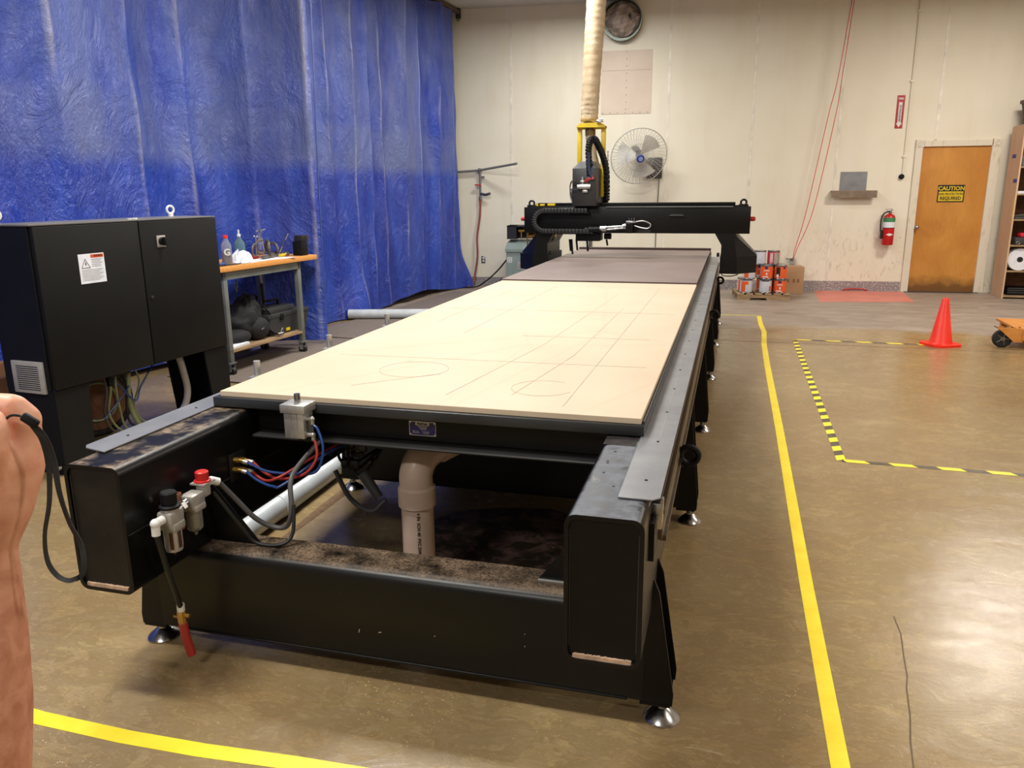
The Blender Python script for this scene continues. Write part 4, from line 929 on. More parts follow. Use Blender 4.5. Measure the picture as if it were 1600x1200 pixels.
# ================================================================ the machine bed
CX = -.976                        # centre line of the machine
bed = thing('router_bed', 'long black steel machine bed with two side beams and levelling feet', 'machine', (CX, 2.0, 0))
def rr_ring(x0, x1, z0, z1, r, y, n=5):
    out = []
    for (cx_, cz_, a0) in ((x1-r, z1-r, 0), (x0+r, z1-r, 90), (x0+r, z0+r, 180), (x1-r, z0+r, 270)):
        for i in range(n+1):
            a = math.radians(a0 + 90*i/n); out.append(V((cx_+r*math.cos(a), y, cz_+r*math.sin(a))))
    return out
BW, ZB, ZT, YA, YE = .189, .367, .754, 1.685, 9.06
for side, (x0, mname) in enumerate(((-1.790, 'beam_l'), (-.347, 'beam_r'))):
    x1 = x0+BW; q = MB(); t = .011
    q.loft([rr_ring(x0, x1, ZB, ZT, .028, YE), rr_ring(x0, x1, ZB, ZT, .028, YA), rr_ring(x0+t, x1-t, ZB+t, ZT-t, .020, YA), rr_ring(x0+t, x1-t, ZB+t, ZT-t, .020, YA+.016)])
    bm_ = obj('side_beam', q, mname, bed, smooth=40)
    q = MB(); q.loft([rr_ring(x0+t, x1-t, ZB+t, ZT-t, .020, YA+.008), rr_ring(x0+t, x1-t, ZB+t, ZT-t, .020, YA+.03)])
    obj('end_plate', q, pm('scuffed_end_plate', (20, 19, 18), .45, 0, (36, 33, 30), 7, .1, 90, spec=.3) if not side else pm('dark_end_plate', (10, 10, 11), .42, 0, (17, 17, 17), 6, .06, 90, spec=.25), bm_, smooth=30)
    q = MB()
    n_ = 40; rr_ = random.Random(side)
    for i in range(n_):
        a_ = x0+t+.012+i*(BW-2*t-.024)/n_; b_ = a_+(BW-2*t-.024)/n_
        q.box((a_, YA+.0015, ZB+t-.001), (b_, YA+.015, ZB+t+.009+rr_.random()*.0022))
    obj('weld_seam', q, 'raw', bm_, kind='stuff', label='raw tan weld along the bottom of the end plate'); q = MB()
    q.tube([(x0+t+.0015, YA+.008, ZB+.04), (x0+t+.0015, YA+.008, ZT-.04)], .0012, 6); obj('side_weld', q, pm('thin_weld', (66, 60, 56), .5), bm_); q = MB(); q.tube([(x1-t-.0015, YA+.008, ZB+.04), (x1-t-.0015, YA+.008, ZT-.04)], .0012, 6)
    obj('side_weld', q, pm('thin_weld', (66, 60, 56), .5), bm_)
q = MB(); q.box((-1.602, YA+.004, .551), (-1.5995, 2.9, .5535)); obj('seam_line', q, 'dkgrey', bed, smooth=0)
# top covers over the rails
for x0, x1, xf in ((-1.838, -1.737, -1.79), (-.238, -.137, -.183)):
    for y0, y1, ch in ((1.805, 5.38, True), (5.385, 9.05, False)):
        q = MB(); zz = .7565
        a = [(x0, y0, zz), (x1-.018 if ch else x1, y0, zz), (x1, y0+.018 if ch else y0, zz), (x1, y1, zz), (x0, y1, zz)]
        if x0 < -1 and ch: a = [(x0+.0, y0+.02, zz), (x0+.018, y0, zz), (x1, y0-.02, zz), (x1, y1, zz), (x0, y1, zz)]
        q.prism(a, (0, 0, .003)); cv = obj('rail_cover', q, 'cover', bed, smooth=0)
        if x0 > -1:
            q = MB(); q.box((xf, y0+.5 if ch else y0, zz+.003), (xf+.0012, y1, zz+.0036)); obj('fold_line', q, 'alu', cv, smooth=0)
        q = MB()
        yk = y0+.13
        while yk < y1: q.cyl((x0+.055, yk, zz+.003), (x0+.055, yk, zz+.0048), .0042, seg=8); yk += .33
        obj('screw_heads', q, 'black_matt', cv, kind='stuff')
q = MB()
for (x, y) in ((-.30, 1.98), (-.302, 2.06), (-.304, 2.075), (-.295, 2.16), (-.26, 1.885)): q.cyl((x, y, .7545), (x, y, .7551), .0042, seg=10)
obj('bolt_holes', q, 'rubber', bed, kind='stuff')
q = MB(); q.box((-.340, 2.22, .7542), (-.245, 2.30, .7552)); obj('bare_patch', q, pm('bare_metal_smear', (74, 70, 70), .4, .3, (40, 38, 38), 30), bed, smooth=0)
# gear rack channel and linear rail along the outer sides
for sgn, xo in ((1, -.158), (-1, -1.790)):
    def bx(a, b, y0, y1, z0, z1): 
        lo, hi = sorted((xo+sgn*a, xo+sgn*b)); return (lo, y0, z0), (hi, y1, z1)
    q = MB(); q.box(*bx(0, .022, 1.93, 9.02, .600, .645), .002); q.box(*bx(.012, .030, 1.96, 9.02, .585, .600)); rk = obj('gear_rack', q, 'railbrown', bed)
    q = MB(); q.box(*bx(0, .016, 1.90, 9.02, .675, .712), .003); q.box(*bx(.004, .028, 1.895, 9.02, .688, .702), .002); obj('linear_rail', q, 'railbrown', bed)
    q = MB(); q.box(*bx(-.004, .026, 1.845, 1.90, .665, .735), .004); q.cyl((xo+sgn*.012, 1.842, .70), (xo+sgn*.012, 1.85, .70), .008); obj('rail_end_stop', q, 'chrome', bed)
    q = MB(); q.box(*bx(0, .012, 1.80, 1.93, .60, .70)); obj('end_bracket', q, 'black', bed, smooth=0)
# supports
YS = [2.03, 3.47, 4.92, 6.37, 7.81, 9.14]
ZC0, ZC1 = .083, .374
for k, yy_ in enumerate(YS):
    y0, y1 = yy_-.055, yy_+.095
    q = MB(); R4 = []
    n = 6; rad = .034
    prof = [(y0, ZC0), (y1, ZC0), (y1, ZC1)] + [(y0+rad-rad*math.sin(math.radians(90*i/n)), ZC1-rad+rad*math.cos(math.radians(90*i/n))) for i in range(n+1)]
    q.loft([[V((x, a, b)) for a, b in prof] for x in (-1.775, -.177)])
    xb = obj('cross_beam', q, 'cross', bed, smooth=50)
    q = MB(); q.box((-1.70, y0-.004, ZC0-.004), (-.22, y0+.03, ZC0+.003), .002); obj('bottom_flange', q, 'black', xb, smooth=0)
    for sx_ in (1, -1):
        for yp in (y0+.001, y1-.02):
            X = lambda a: CX + sx_*(a - CX)
            q = MB(); top = .46 if k == 0 else .66
            a = [(X(-.185), yp, ZC0-.006), (X(-.094), yp, ZC0-.006), (X(-.092), yp, ZC0+.03), (X(-.140), yp, top-.04), (X(-.156), yp, top), (X(-.185), yp, top)]
            q.prism(a, (0, .008, 0)); obj('wing_plate', q, 'black', bed, smooth=0)
        q = MB(); q.box((min(X(-.185), X(-.10)), y0, ZC0-.012), (max(X(-.185), X(-.10)), y1, ZC0-.004)); obj('foot_plate', q, 'black', bed, smooth=0)
        fx = X(-.125)
        q = MB(); q.lathe([(.052, 0), (.054, .006), (.050, .012), (.022, .034), (.016, .037), (.0155, .046)], (fx, yy_, 0), seg=28); lf = obj('levelling_foot', q, 'chrome', bed)
        q = MB(); q.cyl((fx, yy_, .04), (fx, yy_, .20 if k else .13), .0085, seg=12); q.cyl((fx, yy_, .052), (fx, yy_, .064), .016, seg=6); obj('threaded_stem', q, 'chrome', lf)
    if k < 2 or True:
        q = MB(); q.prism([(-1.602, yy_+.03, ZC1), (-1.43, yy_+.03, ZC1), (-1.602, yy_+.03, .58)], (0, .008, 0)); obj('gusset_plate', q, 'black', bed, smooth=0)
        q = MB(); q.prism([(-.346, yy_+.03, ZC1), (-.50, yy_+.03, ZC1), (-.346, yy_+.03, .58)], (0, .008, 0)); obj('gusset_plate', q, 'black', bed, smooth=0)
        q = MB(); q.box((-.50, yy_+.022, ZC1-.002), (-.35, yy_+.030, ZC1+.004), .001); obj('gusset_weld', q, 'alu', xb, smooth=0)
for yy_ in (2.62, 5.80, 8.1):
    q = MB(); q.torus((-.105, yy_, .605), (0, 1, 0), .030, .011, 24, 8); q.box((-.158, yy_-.008, .56), (-.125, yy_+.008, .60)); obj('lifting_hook', q, 'black_matt', bed)
q = MB(); rr = random.Random(4)
for (x, z, l_, a) in ((-.385, .305, .03, .7), (-.40, .285, .006, 0), (-.395, .27, .01, -.4), (-.37, .262, .008, .2), (-.52, .24, .003, 1), (-.52, .20, .004, 1.2), (-1.05, .17, .012, 1.3), (-.98, .175, .01, .2), (-.80, .19, .003, 0)):
    q.cbox((x, 1.9745, z), (l_, .001, .0022), 0, Matrix.Rotation(-a, 3, 'Y'))
obj('paint_chips', q, 'raw', bed, kind='stuff')
# table frame under the boards
q = MB(); YF = 2.36
q.box((-1.600, YF, .672), (-.347, YF+.012, .754)); q.box((-1.600, YF, .745), (-.347, YF+.09, .754))
front = obj('table_crossmember', q, 'black', bed, smooth=0)
q = MB(); q.prism([(-1.59, YF-.055, .656), (-.347, YF-.055, .656), (-.347, YF+.02, .656), (-1.59, YF+.02, .656)], (0, 0, .010)); q.tube([(-1.59, YF-.055, .661), (-.347, YF-.055, .661)], .0062, 8); obj('front_lip', q, pm('worn_black_edge', (46, 45, 46), .35), bed)
for yy_ in (3.1, 3.9, 4.7, 5.5, 6.3, 7.1, 7.9, 8.7):
    q = MB(); q.box((-1.600, yy_, .62), (-.347, yy_+.07, .754)); obj('table_crossmember', q, 'black', bed, smooth=0)
q = MB(); q.box((-1.737, 2.30, .7605), (-.229, 9.22, .793), .002); obj('table_plate', q, pm('dark_table_plate', (54, 56, 58), .38, .2, (42, 43, 45), 5), bed)
# name plate
npl = MB(); npl.box((-1.020, YF-.002, .690), (-.924, YF, .740)); npl = obj('name_plate', npl, 'blueplate', front, smooth=0, label='small blue name plate with silver print')
def on_plate(nm, mb, mt): return obj(nm, mb, mt, front, smooth=0)
q = MB(); e = .0022
for lo, hi in (((-1.020, .7378), (-.924, .740)), ((-1.020, .690), (-.924, .6922)), ((-1.020, .690), (-1.0182, .740)), ((-.9258, .690), (-.924, .740))): q.box((lo[0], YF-.0028, lo[1]), (hi[0], YF-.0019, hi[1]))
for x in (-1.0195, -.931):
    for z in (.6905, .7325): q.box((x, YF-.0030, z), (x+.0065, YF-.0019, z+.007))
for z, x0, x1 in ((.7225, -.99, -.953), (.7175, -.984, -.957), (.7125, -.980, -.958), (.705, -1.008, -.998), (.705, -.994, -.988), (.700, -1.008, -.984), (.704, -.975, -.948), (.6985, -.970, -.950)): q.box((x0, YF-.0026, z-.0009), (x1, YF-.0019, z+.0009))
q.box((-.997, YF-.0026, .7265), (-.948, YF-.0019, .7370)); on_plate('silver_print', q, 'alu')
text('lettering', 'MultiCam', .0095, (-.9725, YF-.0031, .7318), (1, 0, 0), WU, 'ink', front, bold=.0004)
# pneumatic positioning cylinders
def pneu(x, y, parent, full=True):
    q = MB(); q.box((x-.040, y-.032, .688), (x+.034, y+.032, .776), .003)
    for dx in (-.014, .008): q.box((x+dx, y-.0335, .690), (x+dx+.003, y-.0315, .775))
    cyl_ = obj('positioning_cylinder', q, 'alu', parent)
    q = MB(); q.box((x-.048, y-.040, .776), (x+.044, y+.040, .806), .003); obj('cylinder_head', q, 'alu', cyl_)
    q = MB(); q.cyl((x-.002, y, .806), (x-.002, y, .836), .011, seg=20); obj('piston_pin', q, 'chrome', cyl_); return cyl_
pn = pneu(-1.377, 2.262, bed)
for z in (.70, .755):
    q = MB(); q.cyl((-1.345, 2.25, z), (-1.325, 2.25, z), .008, seg=12); q.ball((-1.322, 2.25, z), .009, 10); q.cyl((-1.322, 2.25, z), (-1.322, 2.25, z-.018), .007, seg=10); obj('hose_fitting', q, 'alu', pn)
for y in (2.66, 3.25, 3.9):
    q = MB(); q.cyl((-1.79, y, .76), (-1.79, y, .845), .013, seg=16); pp_ = obj('side_stop_pin', q, 'alu', bed)
    q = MB(); q.box((-1.815, y-.03, .76), (-1.74, y+.03, .785), .003); obj('pin_block', q, 'alu', pp_)
# connector plate with fittings on the inside of the left beam
q = MB(); q.box((-1.601, 2.165, .535), (-1.597, 2.262, .632), .001); cp = obj('connector_plate', q, pm('plate_black', (26, 26, 27), .35), bed)
fit = [(2.195, .607), (2.225, .598), (2.185, .576), (2.215, .566)]
q = MB()
for (y, z) in fit: q.cyl((-1.598, y, z), (-1.578, y, z), .0095, seg=6); q.cyl((-1.578, y, z), (-1.560, y, z-.003), .0075, seg=12)
obj('brass_fittings', q, 'brass', cp)
q = MB()
for (y, z) in fit: q.cyl((-1.562, y, z-.003), (-1.545, y, z-.006), .008, seg=12)
obj('push_fittings', q, 'alu', cp)
hs = [('bluehose', [(-1.545, 2.195, .601), (-1.48, 2.2, .575), (-1.40, 2.21, .570), (-1.30, 2.21, .585), (-1.272, 2.22, .66), (-1.30, 2.245, .72), (-1.322, 2.25, .735)]),
      ('redhose', [(-1.545, 2.225, .592), (-1.50, 2.22, .560), (-1.43, 2.2, .552), (-1.34, 2.2, .575), (-1.300, 2.22, .625), (-1.312, 2.245, .67), (-1.322, 2.25, .682)]),
      ('bluehose', [(-1.545, 2.185, .570), (-1.50, 2.18, .545), (-1.44, 2.17, .535), (-1.40, 2.18, .545), (-1.30, 2.35, .62), (-1.25, 2.6, .60)]),
      ('redhose', [(-1.545, 2.215, .560), (-1.48, 2.19, .545), (-1.42, 2.19, .565), (-1.36, 2.3, .60), (-1.3, 2.6, .62)])]
for c_, p in hs:
    q = MB(); q.tube(p, .0048, 8, 8); obj('air_tube', q, c_, bed)
# air preparation unit on the left beam
fx = -1.545
q = MB(); q.box((-1.602, 1.838, .50), (-1.560, 1.842, .615)); q.box((-1.602, 1.874, .50), (-1.560, 1.878, .615)); q.box((-1.602, 1.838, .50), (-1.598, 1.878, .615)); q.box((-1.564, 1.838, .50), (-1.560, 1.878, .615)); apu = obj('air_regulator', q, pm('brown_bracket', (120, 70, 40), .5), bed, label='air regulator and filter unit with red and black knobs')
MT['fgrey'] = pm('cast_filter_body', (176, 172, 166), .4, .3, (150, 146, 140), 20)
q = MB()
q.cbox((fx, 1.80, .565), (.052, .060, .055), .008); q.cbox((fx, 1.80, .545), (.062, .05, .025), .006); q.cyl((fx, 1.80, .585), (fx, 1.80, .602), .026); obj('regulator_body', q, 'fgrey', apu)
q = MB(); q.lathe([(.030, .600), (.030, .606), (.022, .610), (.022, .614), (.0235, .616), (.0235, .645), (.020, .649)], (fx, 1.80, 0), seg=24); obj('black_knob', q, 'black_matt', apu, label='ribbed black regulator knob')
q = MB(); q.lathe([(.012, .462), (.024, .466), (.026, .48), (.026, .54)], (fx, 1.80, 0), seg=24); obj('filter_bowl', q, 'fgrey', apu)
q = MB(); q.box((fx+.010, 1.772, .478), (fx+.018, 1.778, .53)); q.box((fx+.0255, 1.79, .478), (fx+.0275, 1.803, .53), .001); q.cyl((fx, 1.80, .452), (fx, 1.80, .463), .006); obj('sight_slot', q, pm('sight_brown', (70, 44, 30), .3), apu)
q = MB(); q.cyl((fx, 1.83, .58), (fx, 1.87, .585), .016); q.cyl((fx, 1.84, .58), (fx, 1.855, .582), .020, seg=6); obj('coupling_nipple', q, 'chrome', apu)
q = MB(); q.cbox((fx, 1.90, .582), (.050, .062, .048), .008); q.cbox((fx, 1.90, .562), (.06, .05, .02), .005); obj('filter_body', q, 'fgrey', apu)
q = MB(); q.lathe([(.004, .470), (.006, .482), (.018, .486), (.024, .494), (.025, .56)], (fx, 1.90, 0), seg=24); obj('oil_bowl', q, 'bowl', apu)
q = MB(); q.lathe([(.008, .49), (.012, .495), (.012, .55)], (fx, 1.90, 0), seg=14); obj('oil_core', q, 'alu', apu)
q = MB(); q.cbox((fx, 1.955, .598), (.032, .034, .045), .006); q.box((fx-.026, 1.928, .618), (fx+.026, 1.982, .623)); obj('shutoff_body', q, 'fgrey', apu)
q = MB(); q.lathe([(.026, .622), (.026, .628), (.020, .630), (.021, .654), (.017, .657)], (fx, 1.955, 0), seg=10); obj('red_knob', q, 'red', apu, label='red shutoff knob')
q = MB(); q.cyl((fx, 1.765, .575), (fx, 1.74, .575), .013); q.ball((fx, 1.735, .575), .015, 12); q.cyl((fx, 1.735, .575), (fx, 1.733, .540), .012); obj('elbow_fitting', q, 'white', apu)
q = MB(); q.cyl((fx, 1.97, .61), (fx, 2.00, .612), .012); q.cyl((fx, 1.995, .612), (fx+.012, 2.015, .600), .013); obj('elbow_fitting', q, 'white', apu)
q = MB(); q.tube([(fx, 1.733, .545), (fx-.01, 1.765, .44), (fx-.03, 1.81, .34), (-1.60, 1.86, .235)], .0085, 10, 6); obj('supply_hose', q, 'rubber', apu)
q = MB(); q.cyl((-1.60, 1.86, .245), (-1.603, 1.863, .22), .012); obj('hose_ferrule', q, 'white', apu)
q = MB(); q.cyl((-1.602, 1.862, .222), (-1.606, 1.868, .175), .0135, seg=8); q.cyl((-1.604, 1.865, .21), (-1.575, 1.865, .205), .007); q.cyl((-1.604, 1.865, .195), (-1.632, 1.865, .20), .006); obj('brass_valve', q, 'brass', apu)
q = MB(); q.tube([(-1.606, 1.868, .18), (-1.606, 1.875, .12), (-1.60, 1.885, .055)], .014, 10, 4); obj('red_hose_stub', q, 'redhose', apu)
q = MB(); q.tube([(fx+.012, 2.015, .600), (-1.50, 2.05, .53), (-1.46, 2.08, .46), (-1.42, 2.11, .42), (-1.37, 2.12, .42), (-1.345, 2.12, .48), (-1.36, 2.15, .56), (-1.36, 2.2, .60), (-1.33, 2.3, .66)], .0085, 10, 8); obj('black_air_hose', q, 'greycable', bed)
q = MB(); q.tube([(-1.53, 1.98, .58), (-1.47, 2.03, .44), (-1.44, 2.05, .386), (-1.36, 2.06, .383), (-1.33, 2.09, .41), (-1.335, 2.12, .5)], .006, 8, 8); obj('lower_cable', q, 'rubber', bed)
# tangle of valves in the dark under the table
q = MB(); rr = random.Random(9)
for k in range(16): q.cbox((-1.33+rr.uniform(-.06, .06), 2.55+rr.uniform(-.08, .08), .56+rr.uniform(-.08, .06)), (.02+rr.random()*.02, .02+rr.random()*.02, .015+rr.random()*.02), .003, Matrix.Rotation(rr.random()*3, 3, 'Z'))
obj('valve_manifold', q, pm('manifold', (60, 58, 54), .4, .4), bed, kind='stuff')
for k in range(3):
    q = MB(); q.tube([(-1.38+.02*k, 2.52, .58), (-1.36+.02*k, 2.49, .53-.01*k), (-1.32+.02*k, 2.5, .51-.02*k), (-1.26+.01*k, 2.6, .54)], .0055, 6, 6); obj('signal_cable', q, 'rubber', bed)
q = MB(); q.tube([(-1.36, 2.45, .50), (-1.30, 2.44, .40), (-1.22, 2.44, .36), (-1.17, 2.46, .40)], .009, 8, 6); q.cyl((-1.25, 2.45, .50), (-1.19, 2.45, .41), .022, .016, 12); obj('cable_plug', q, 'dkgrey', bed)

# ---------------------------------------------------------------- boards on the table
def mdf_mat():
    t = NT('mdf_board')
    b = t.mix(t.ramp(t.noise(1.4, 4), .35, .7), lin((202, 184, 160)), lin((194, 174, 148)))
    b = t.mix(t.math('MULTIPLY', t.ramp(t.noise(5, 6, t.mapped((.5, 1, 1)), .7, 1), .66, .76), .35), b, lin((170, 140, 112)))
    b = t.mix(t.math('MULTIPLY', t.ramp(t.noise(14, 5, None, .7, 2), .72, .76), .5), b, lin((130, 104, 86)))
    for (rx, ry, s_, w_) in ((0, 0, 1.15, .015), (.31, .2, .75, .012)):
        vo = t.n('TexVoronoi', feature='DISTANCE_TO_EDGE', distance='MANHATTAN' if False else 'EUCLIDEAN'); vo.inputs['Scale'].default_value = s_; vo.inputs['Randomness'].default_value = .8
        t.l(t.mapped((1, .45, 1), rot=(0, 0, .04+rx)), vo.inputs['Vector'])
        b = t.mix(t.math('MULTIPLY', t.ramp(vo.outputs['Distance'], .001, w_, (1,1,1,1), (0,0,0,1)), .14), b, lin((176, 148, 120)))
    t.col(b); t.set(.62); t.bump(t.noise(260, 2), .05, .001); return t.m
MT['mdf'] = mdf_mat()
mdf = thing('mdf_board', 'long pale tan wooden board lying on the near part of the machine bed', 'board', (CX, 2.32, .7935))
q = MB(); q.box((-1.718, 2.318, .7935), (-.240, 5.894, .812), .0012); brd = obj('board_sheet', q, 'mdf', mdf, smooth=0)
MT['pencil'] = pm('cut_groove', (188, 168, 144), .7)
q = MB()
def arcstrip(cx_, cy_, R, a0, a1, w_=.006, n=40, ry=None):
    P = [(cx_+R*math.cos(a0+(a1-a0)*i/n), cy_+(ry or R)*math.sin(a0+(a1-a0)*i/n)) for i in range(n+1)]; strip(q, P, w_, .8128, .0007)
arcstrip(-1.18, 2.80, .135, 0, 6.283, .003); arcstrip(-.62, 2.62, .11, 1, 6.0, .0025)
for pts in ([(-.92, 2.45), (-.80, 3.4), (-.72, 5.2)], [(-.70, 2.5), (-.62, 3.2), (-.60, 4.6)], [(-1.6, 3.0), (-.3, 3.03)], [(-.5, 2.4), (-.48, 5.6)], [(-1.25, 3.6), (-1.22, 5.6)], [(-1.6, 4.4), (-.3, 4.42)], [(-1.5, 3.9), (-1.48, 5.3)], [(-.95, 3.6), (-.35, 3.62)], [(-1.3, 2.5), (-1.05, 2.75)]): strip(q, pts, .003, .8128, .0007)
obj('routed_lines', q, 'pencil', mdf, smooth=0, kind='stuff')
MT['phen'] = pm('brown_phenolic', (132, 116, 112), .42, 0, (120, 105, 102), 2.4, .03, 50)
MT['phene'] = pm('brown_edge', (74, 54, 50), .5)
ph = thing('brown_table_board', 'dark brown board lying on the far part of the machine bed', 'board', (CX, 6, .7935))
q = MB(); q.box((-1.722, 5.90, .7935), (-.240, 9.12, .822), .001); sh = obj('board_sheet', q, ['phen', 'phene'], ph, smooth=0)
for p in sh.data.polygons: p.material_index = 0 if p.normal.z > .5 else 1
q = MB(); q.box((-1.722, 9.12, .7935), (-.236, 9.19, .845), .002); obj('back_fence', q, 'phene', ph, smooth=0)
q = MB(); q.box((-.236, 2.33, .793), (-.231, 9.12, .800)); obj('edge_strip', q, 'dkgrey', bed, smooth=0)

# ---------------------------------------------------------------- pipes below the table
s = thing('dust_pipe', 'beige plastic pipe with an elbow coming down beneath the machine bed', 'pipe', (-1.0, 2.46, 0))
px_, py_ = -1.045, 2.46
q = MB(); q.cyl((px_, py_, .0), (px_, py_, .46), .058, seg=32); obj('vertical_pipe', q, 'pvc', s)
q = MB(); q.lathe([(.060, .395), (.0675, .396), (.0675, .462), (.060, .470)], (px_, py_, 0), seg=36); obj('coupling_ring', q, 'pvc', s)
q = MB(); q.tube([(px_, py_, .45), (px_, py_+.005, .52), (px_+.02, py_+.05, .575), (px_+.07, py_+.14, .60)], .0595, 28, 8); obj('elbow', q, 'pvc', s, smooth=60)
q = MB(); q.cyl((px_+.045, py_+.10, .590), (px_+.085, py_+.17, .602), .0665, seg=32); obj('coupling_ring', q, 'pvc', s)
q = MB(); q.cyl((px_+.07, py_+.14, .60), (px_+.85, py_+1.7, .58), .058, seg=28); obj('long_pipe', q, 'pvc', s)
def pipe_print(x, y, z0, r, body, size, parent, a=-1.2):
    o = V((x+r*math.cos(a), y+r*math.sin(a), z0)); nrm = V((math.cos(a), math.sin(a), 0)); return text('lettering', body, size, o+nrm*.0006, V((0, 0, -1)), V((-nrm.y, nrm.x, 0)) * 1, 'ink', parent, bold=.0003)
pipe_print(px_, py_, .30, .0582, '4 IN  SCH 40  PVC DWV', .016, s, -1.15)
s = thing('floor_pipe', 'white plastic pipe lying along the floor beneath the left beam', 'pipe', (-1.97, 3.0, .06))
q = MB(); q.cyl((-1.985, 2.55, .058), (-2.06, 7.0, .058), .056, seg=28); obj('pipe_body', q, 'pvcw', s)
q = MB(); q.lathe([(.0575, 0), (.0600, .002), (.0600, .08), (.0575, .082)], (-1.993, 3.02, .058), (-.01685, 1, 0), 28); obj('pipe_joint', q, 'pvcw', s)
MT['saw'] = pm('dust_heap', (116, 90, 62), .9, 0, (92, 70, 48), 40, .6, 90)
s = MB(); s.surf(lambda u, v: V((-1.90+.03*v*math.cos(u*6.283)+.05, 2.75+1.9*(v*math.sin(u*6.283)*.5+.5), .006*(1-v**2)+.001)), 20, 5); tag(obj('saw_dust_ridge', s, 'saw', kind='stuff'), 'reddish saw dust swept along the white floor pipe')
def stainmat():
    t = NT('old_floor_stain'); t.col(t.mix(t.ramp(t.noise(9, 6, None, .7, 1), .48, .6), lin((52, 44, 34)), lin((112, 88, 80)))); t.set(.5); return t.m
s = MB(); rr = random.Random(2); s.prism([V((-.85+.42*math.cos(a*.35)*(1+.12*rr.random()), 3.0+.42*math.sin(a*.35)*(1+.15*rr.random()), .0004)) for a in range(18)], (0, 0, .0006)); tag(obj('floor_stain', s, stainmat(), smooth=0), 'dark mottled stain on the floor beneath the machine bed', 'stain')

# ================================================================ gantry
gt = thing('gantry', 'black steel gantry bridging the bed with the spindle head on top', 'gantry', (CX, 8.1, .75))
q = MB(); q.box((-2.087, 8.0, 1.066), (.146, 8.26, 1.322), .004); obj('gantry_beam', q, 'black', gt)
q = MB(); q.box((-2.05, 8.03, 1.322), (.12, 8.2, 1.334)); q.box((-1.98, 8.10, 1.334), (.0, 8.22, 1.362), .003); obj('top_cover', q, 'black', gt)
q = MB(); q.box((-1.24, 7.985, 1.318), (-.02, 8.03, 1.326)); obj('guide_rail', q, 'midgrey', gt, smooth=0)
for sgn in (1, -1):
    X = lambda a: CX + sgn*(a-CX)
    A = lambda y, pts: [V((X(a), y, b)) for a, b in pts]
    fr = [(-.111, .846), (-.111, .957), (-.177, 1.067), (-.004, 1.067), (.040, .846)]; bk = [(-.111, .846), (-.111, .957), (-.177, 1.067), (.02, 1.067), (.232, .846)]
    q = MB(); q.loft([A(8.0, fr), A(8.26, bk), A(8.60, bk)]); obj('side_upright', q, 'black', gt, smooth=0)
    fr = [(-.118, .68), (-.118, .846), (.042, .846), (.048, .68)]; bk = [(-.118, .68), (-.118, .846), (.232, .846), (.232, .68)]
    q = MB(); q.loft([A(8.0, fr), A(8.20, bk), A(8.68, bk)]); obj('drive_housing', q, 'black', gt, smooth=0)
    q = MB(); q.tube([(X(-.10), 8.02, .69), (X(-.08), 7.98, .665), (X(.0), 7.98, .662), (X(.06), 8.02, .675)], .005, 6, 6); q.cyl((X(-.124), 7.99, .865), (X(-.15), 7.99, .865), .02, seg=10); obj('wiper_bracket', q, 'black_matt', gt)
    ex_ = -2.02 if sgn < 0 else .075
    q = MB(); q.torus((ex_, 8.06, 1.360), (0, 1, 0), .026, .010, 20, 8); q.box((ex_-.045, 8.04, 1.322), (ex_+.045, 8.08, 1.345), .003); obj('lifting_eye', q, 'black', gt)
    q = MB(); a = (-2.087, -2.125) if sgn < 0 else (.146, .185); q.cyl((a[0], 8.05, 1.205), (a[1], 8.05, 1.205), .022, seg=14); q.cyl((a[1], 8.05, 1.205), (a[1]+(a[1]-a[0])*.2, 8.05, 1.205), .016, seg=14); obj('stop_button', q, 'red', gt, label='red emergency stop button')
q = MB(); q.box((-1.93, 8.03, 1.334), (-1.88, 8.07, 1.352), .002); q.box((-1.85, 8.03, 1.334), (-1.77, 8.07, 1.358), .002); q.cyl((-1.96, 8.05, 1.334), (-1.96, 8.05, 1.36), .012); obj('yellow_connector', q, 'yellow', gt)
# long cable chain on the front face
path = [V((-1.42, 7.955, 1.285))] + [V((-1.86+.0, 7.955, 1.285))]
path = [(-1.42, 1.290)] + [(-1.86-.105*math.sin(math.pi*i/14), 1.188+.102*math.cos(math.pi*i/14)) for i in range(15)] + [(-1.36, 1.086)]
pts = [V((a, 7.955, b)) for a, b in path]
fine = []
for a, b in zip(pts, pts[1:]):
    n = max(1, round((b-a).length/.035)); fine += [a.lerp(b, i/n) for i in range(n)]
fine.append(pts[-1])
q = MB()
for a, b in zip(fine, fine[1:]):
    d = (b-a).normalized(); M3 = Matrix((d, V((0, 1, 0)), d.cross(V((0, 1, 0))))).transposed()
    q.cbox((a+b)/2, ((b-a).length*.93, .07, .046), .004, M3)
obj('cable_chain', q, pm('chain_plastic', (34, 34, 36), .5), gt, kind='stuff')
q = MB(); q.box((-1.9, 7.955, 1.055), (-1.33, 8.0, 1.064)); q.box((-1.62, 7.93, 1.262), (-1.40, 8.0, 1.270)); obj('chain_tray', q, 'black', gt, smooth=0)
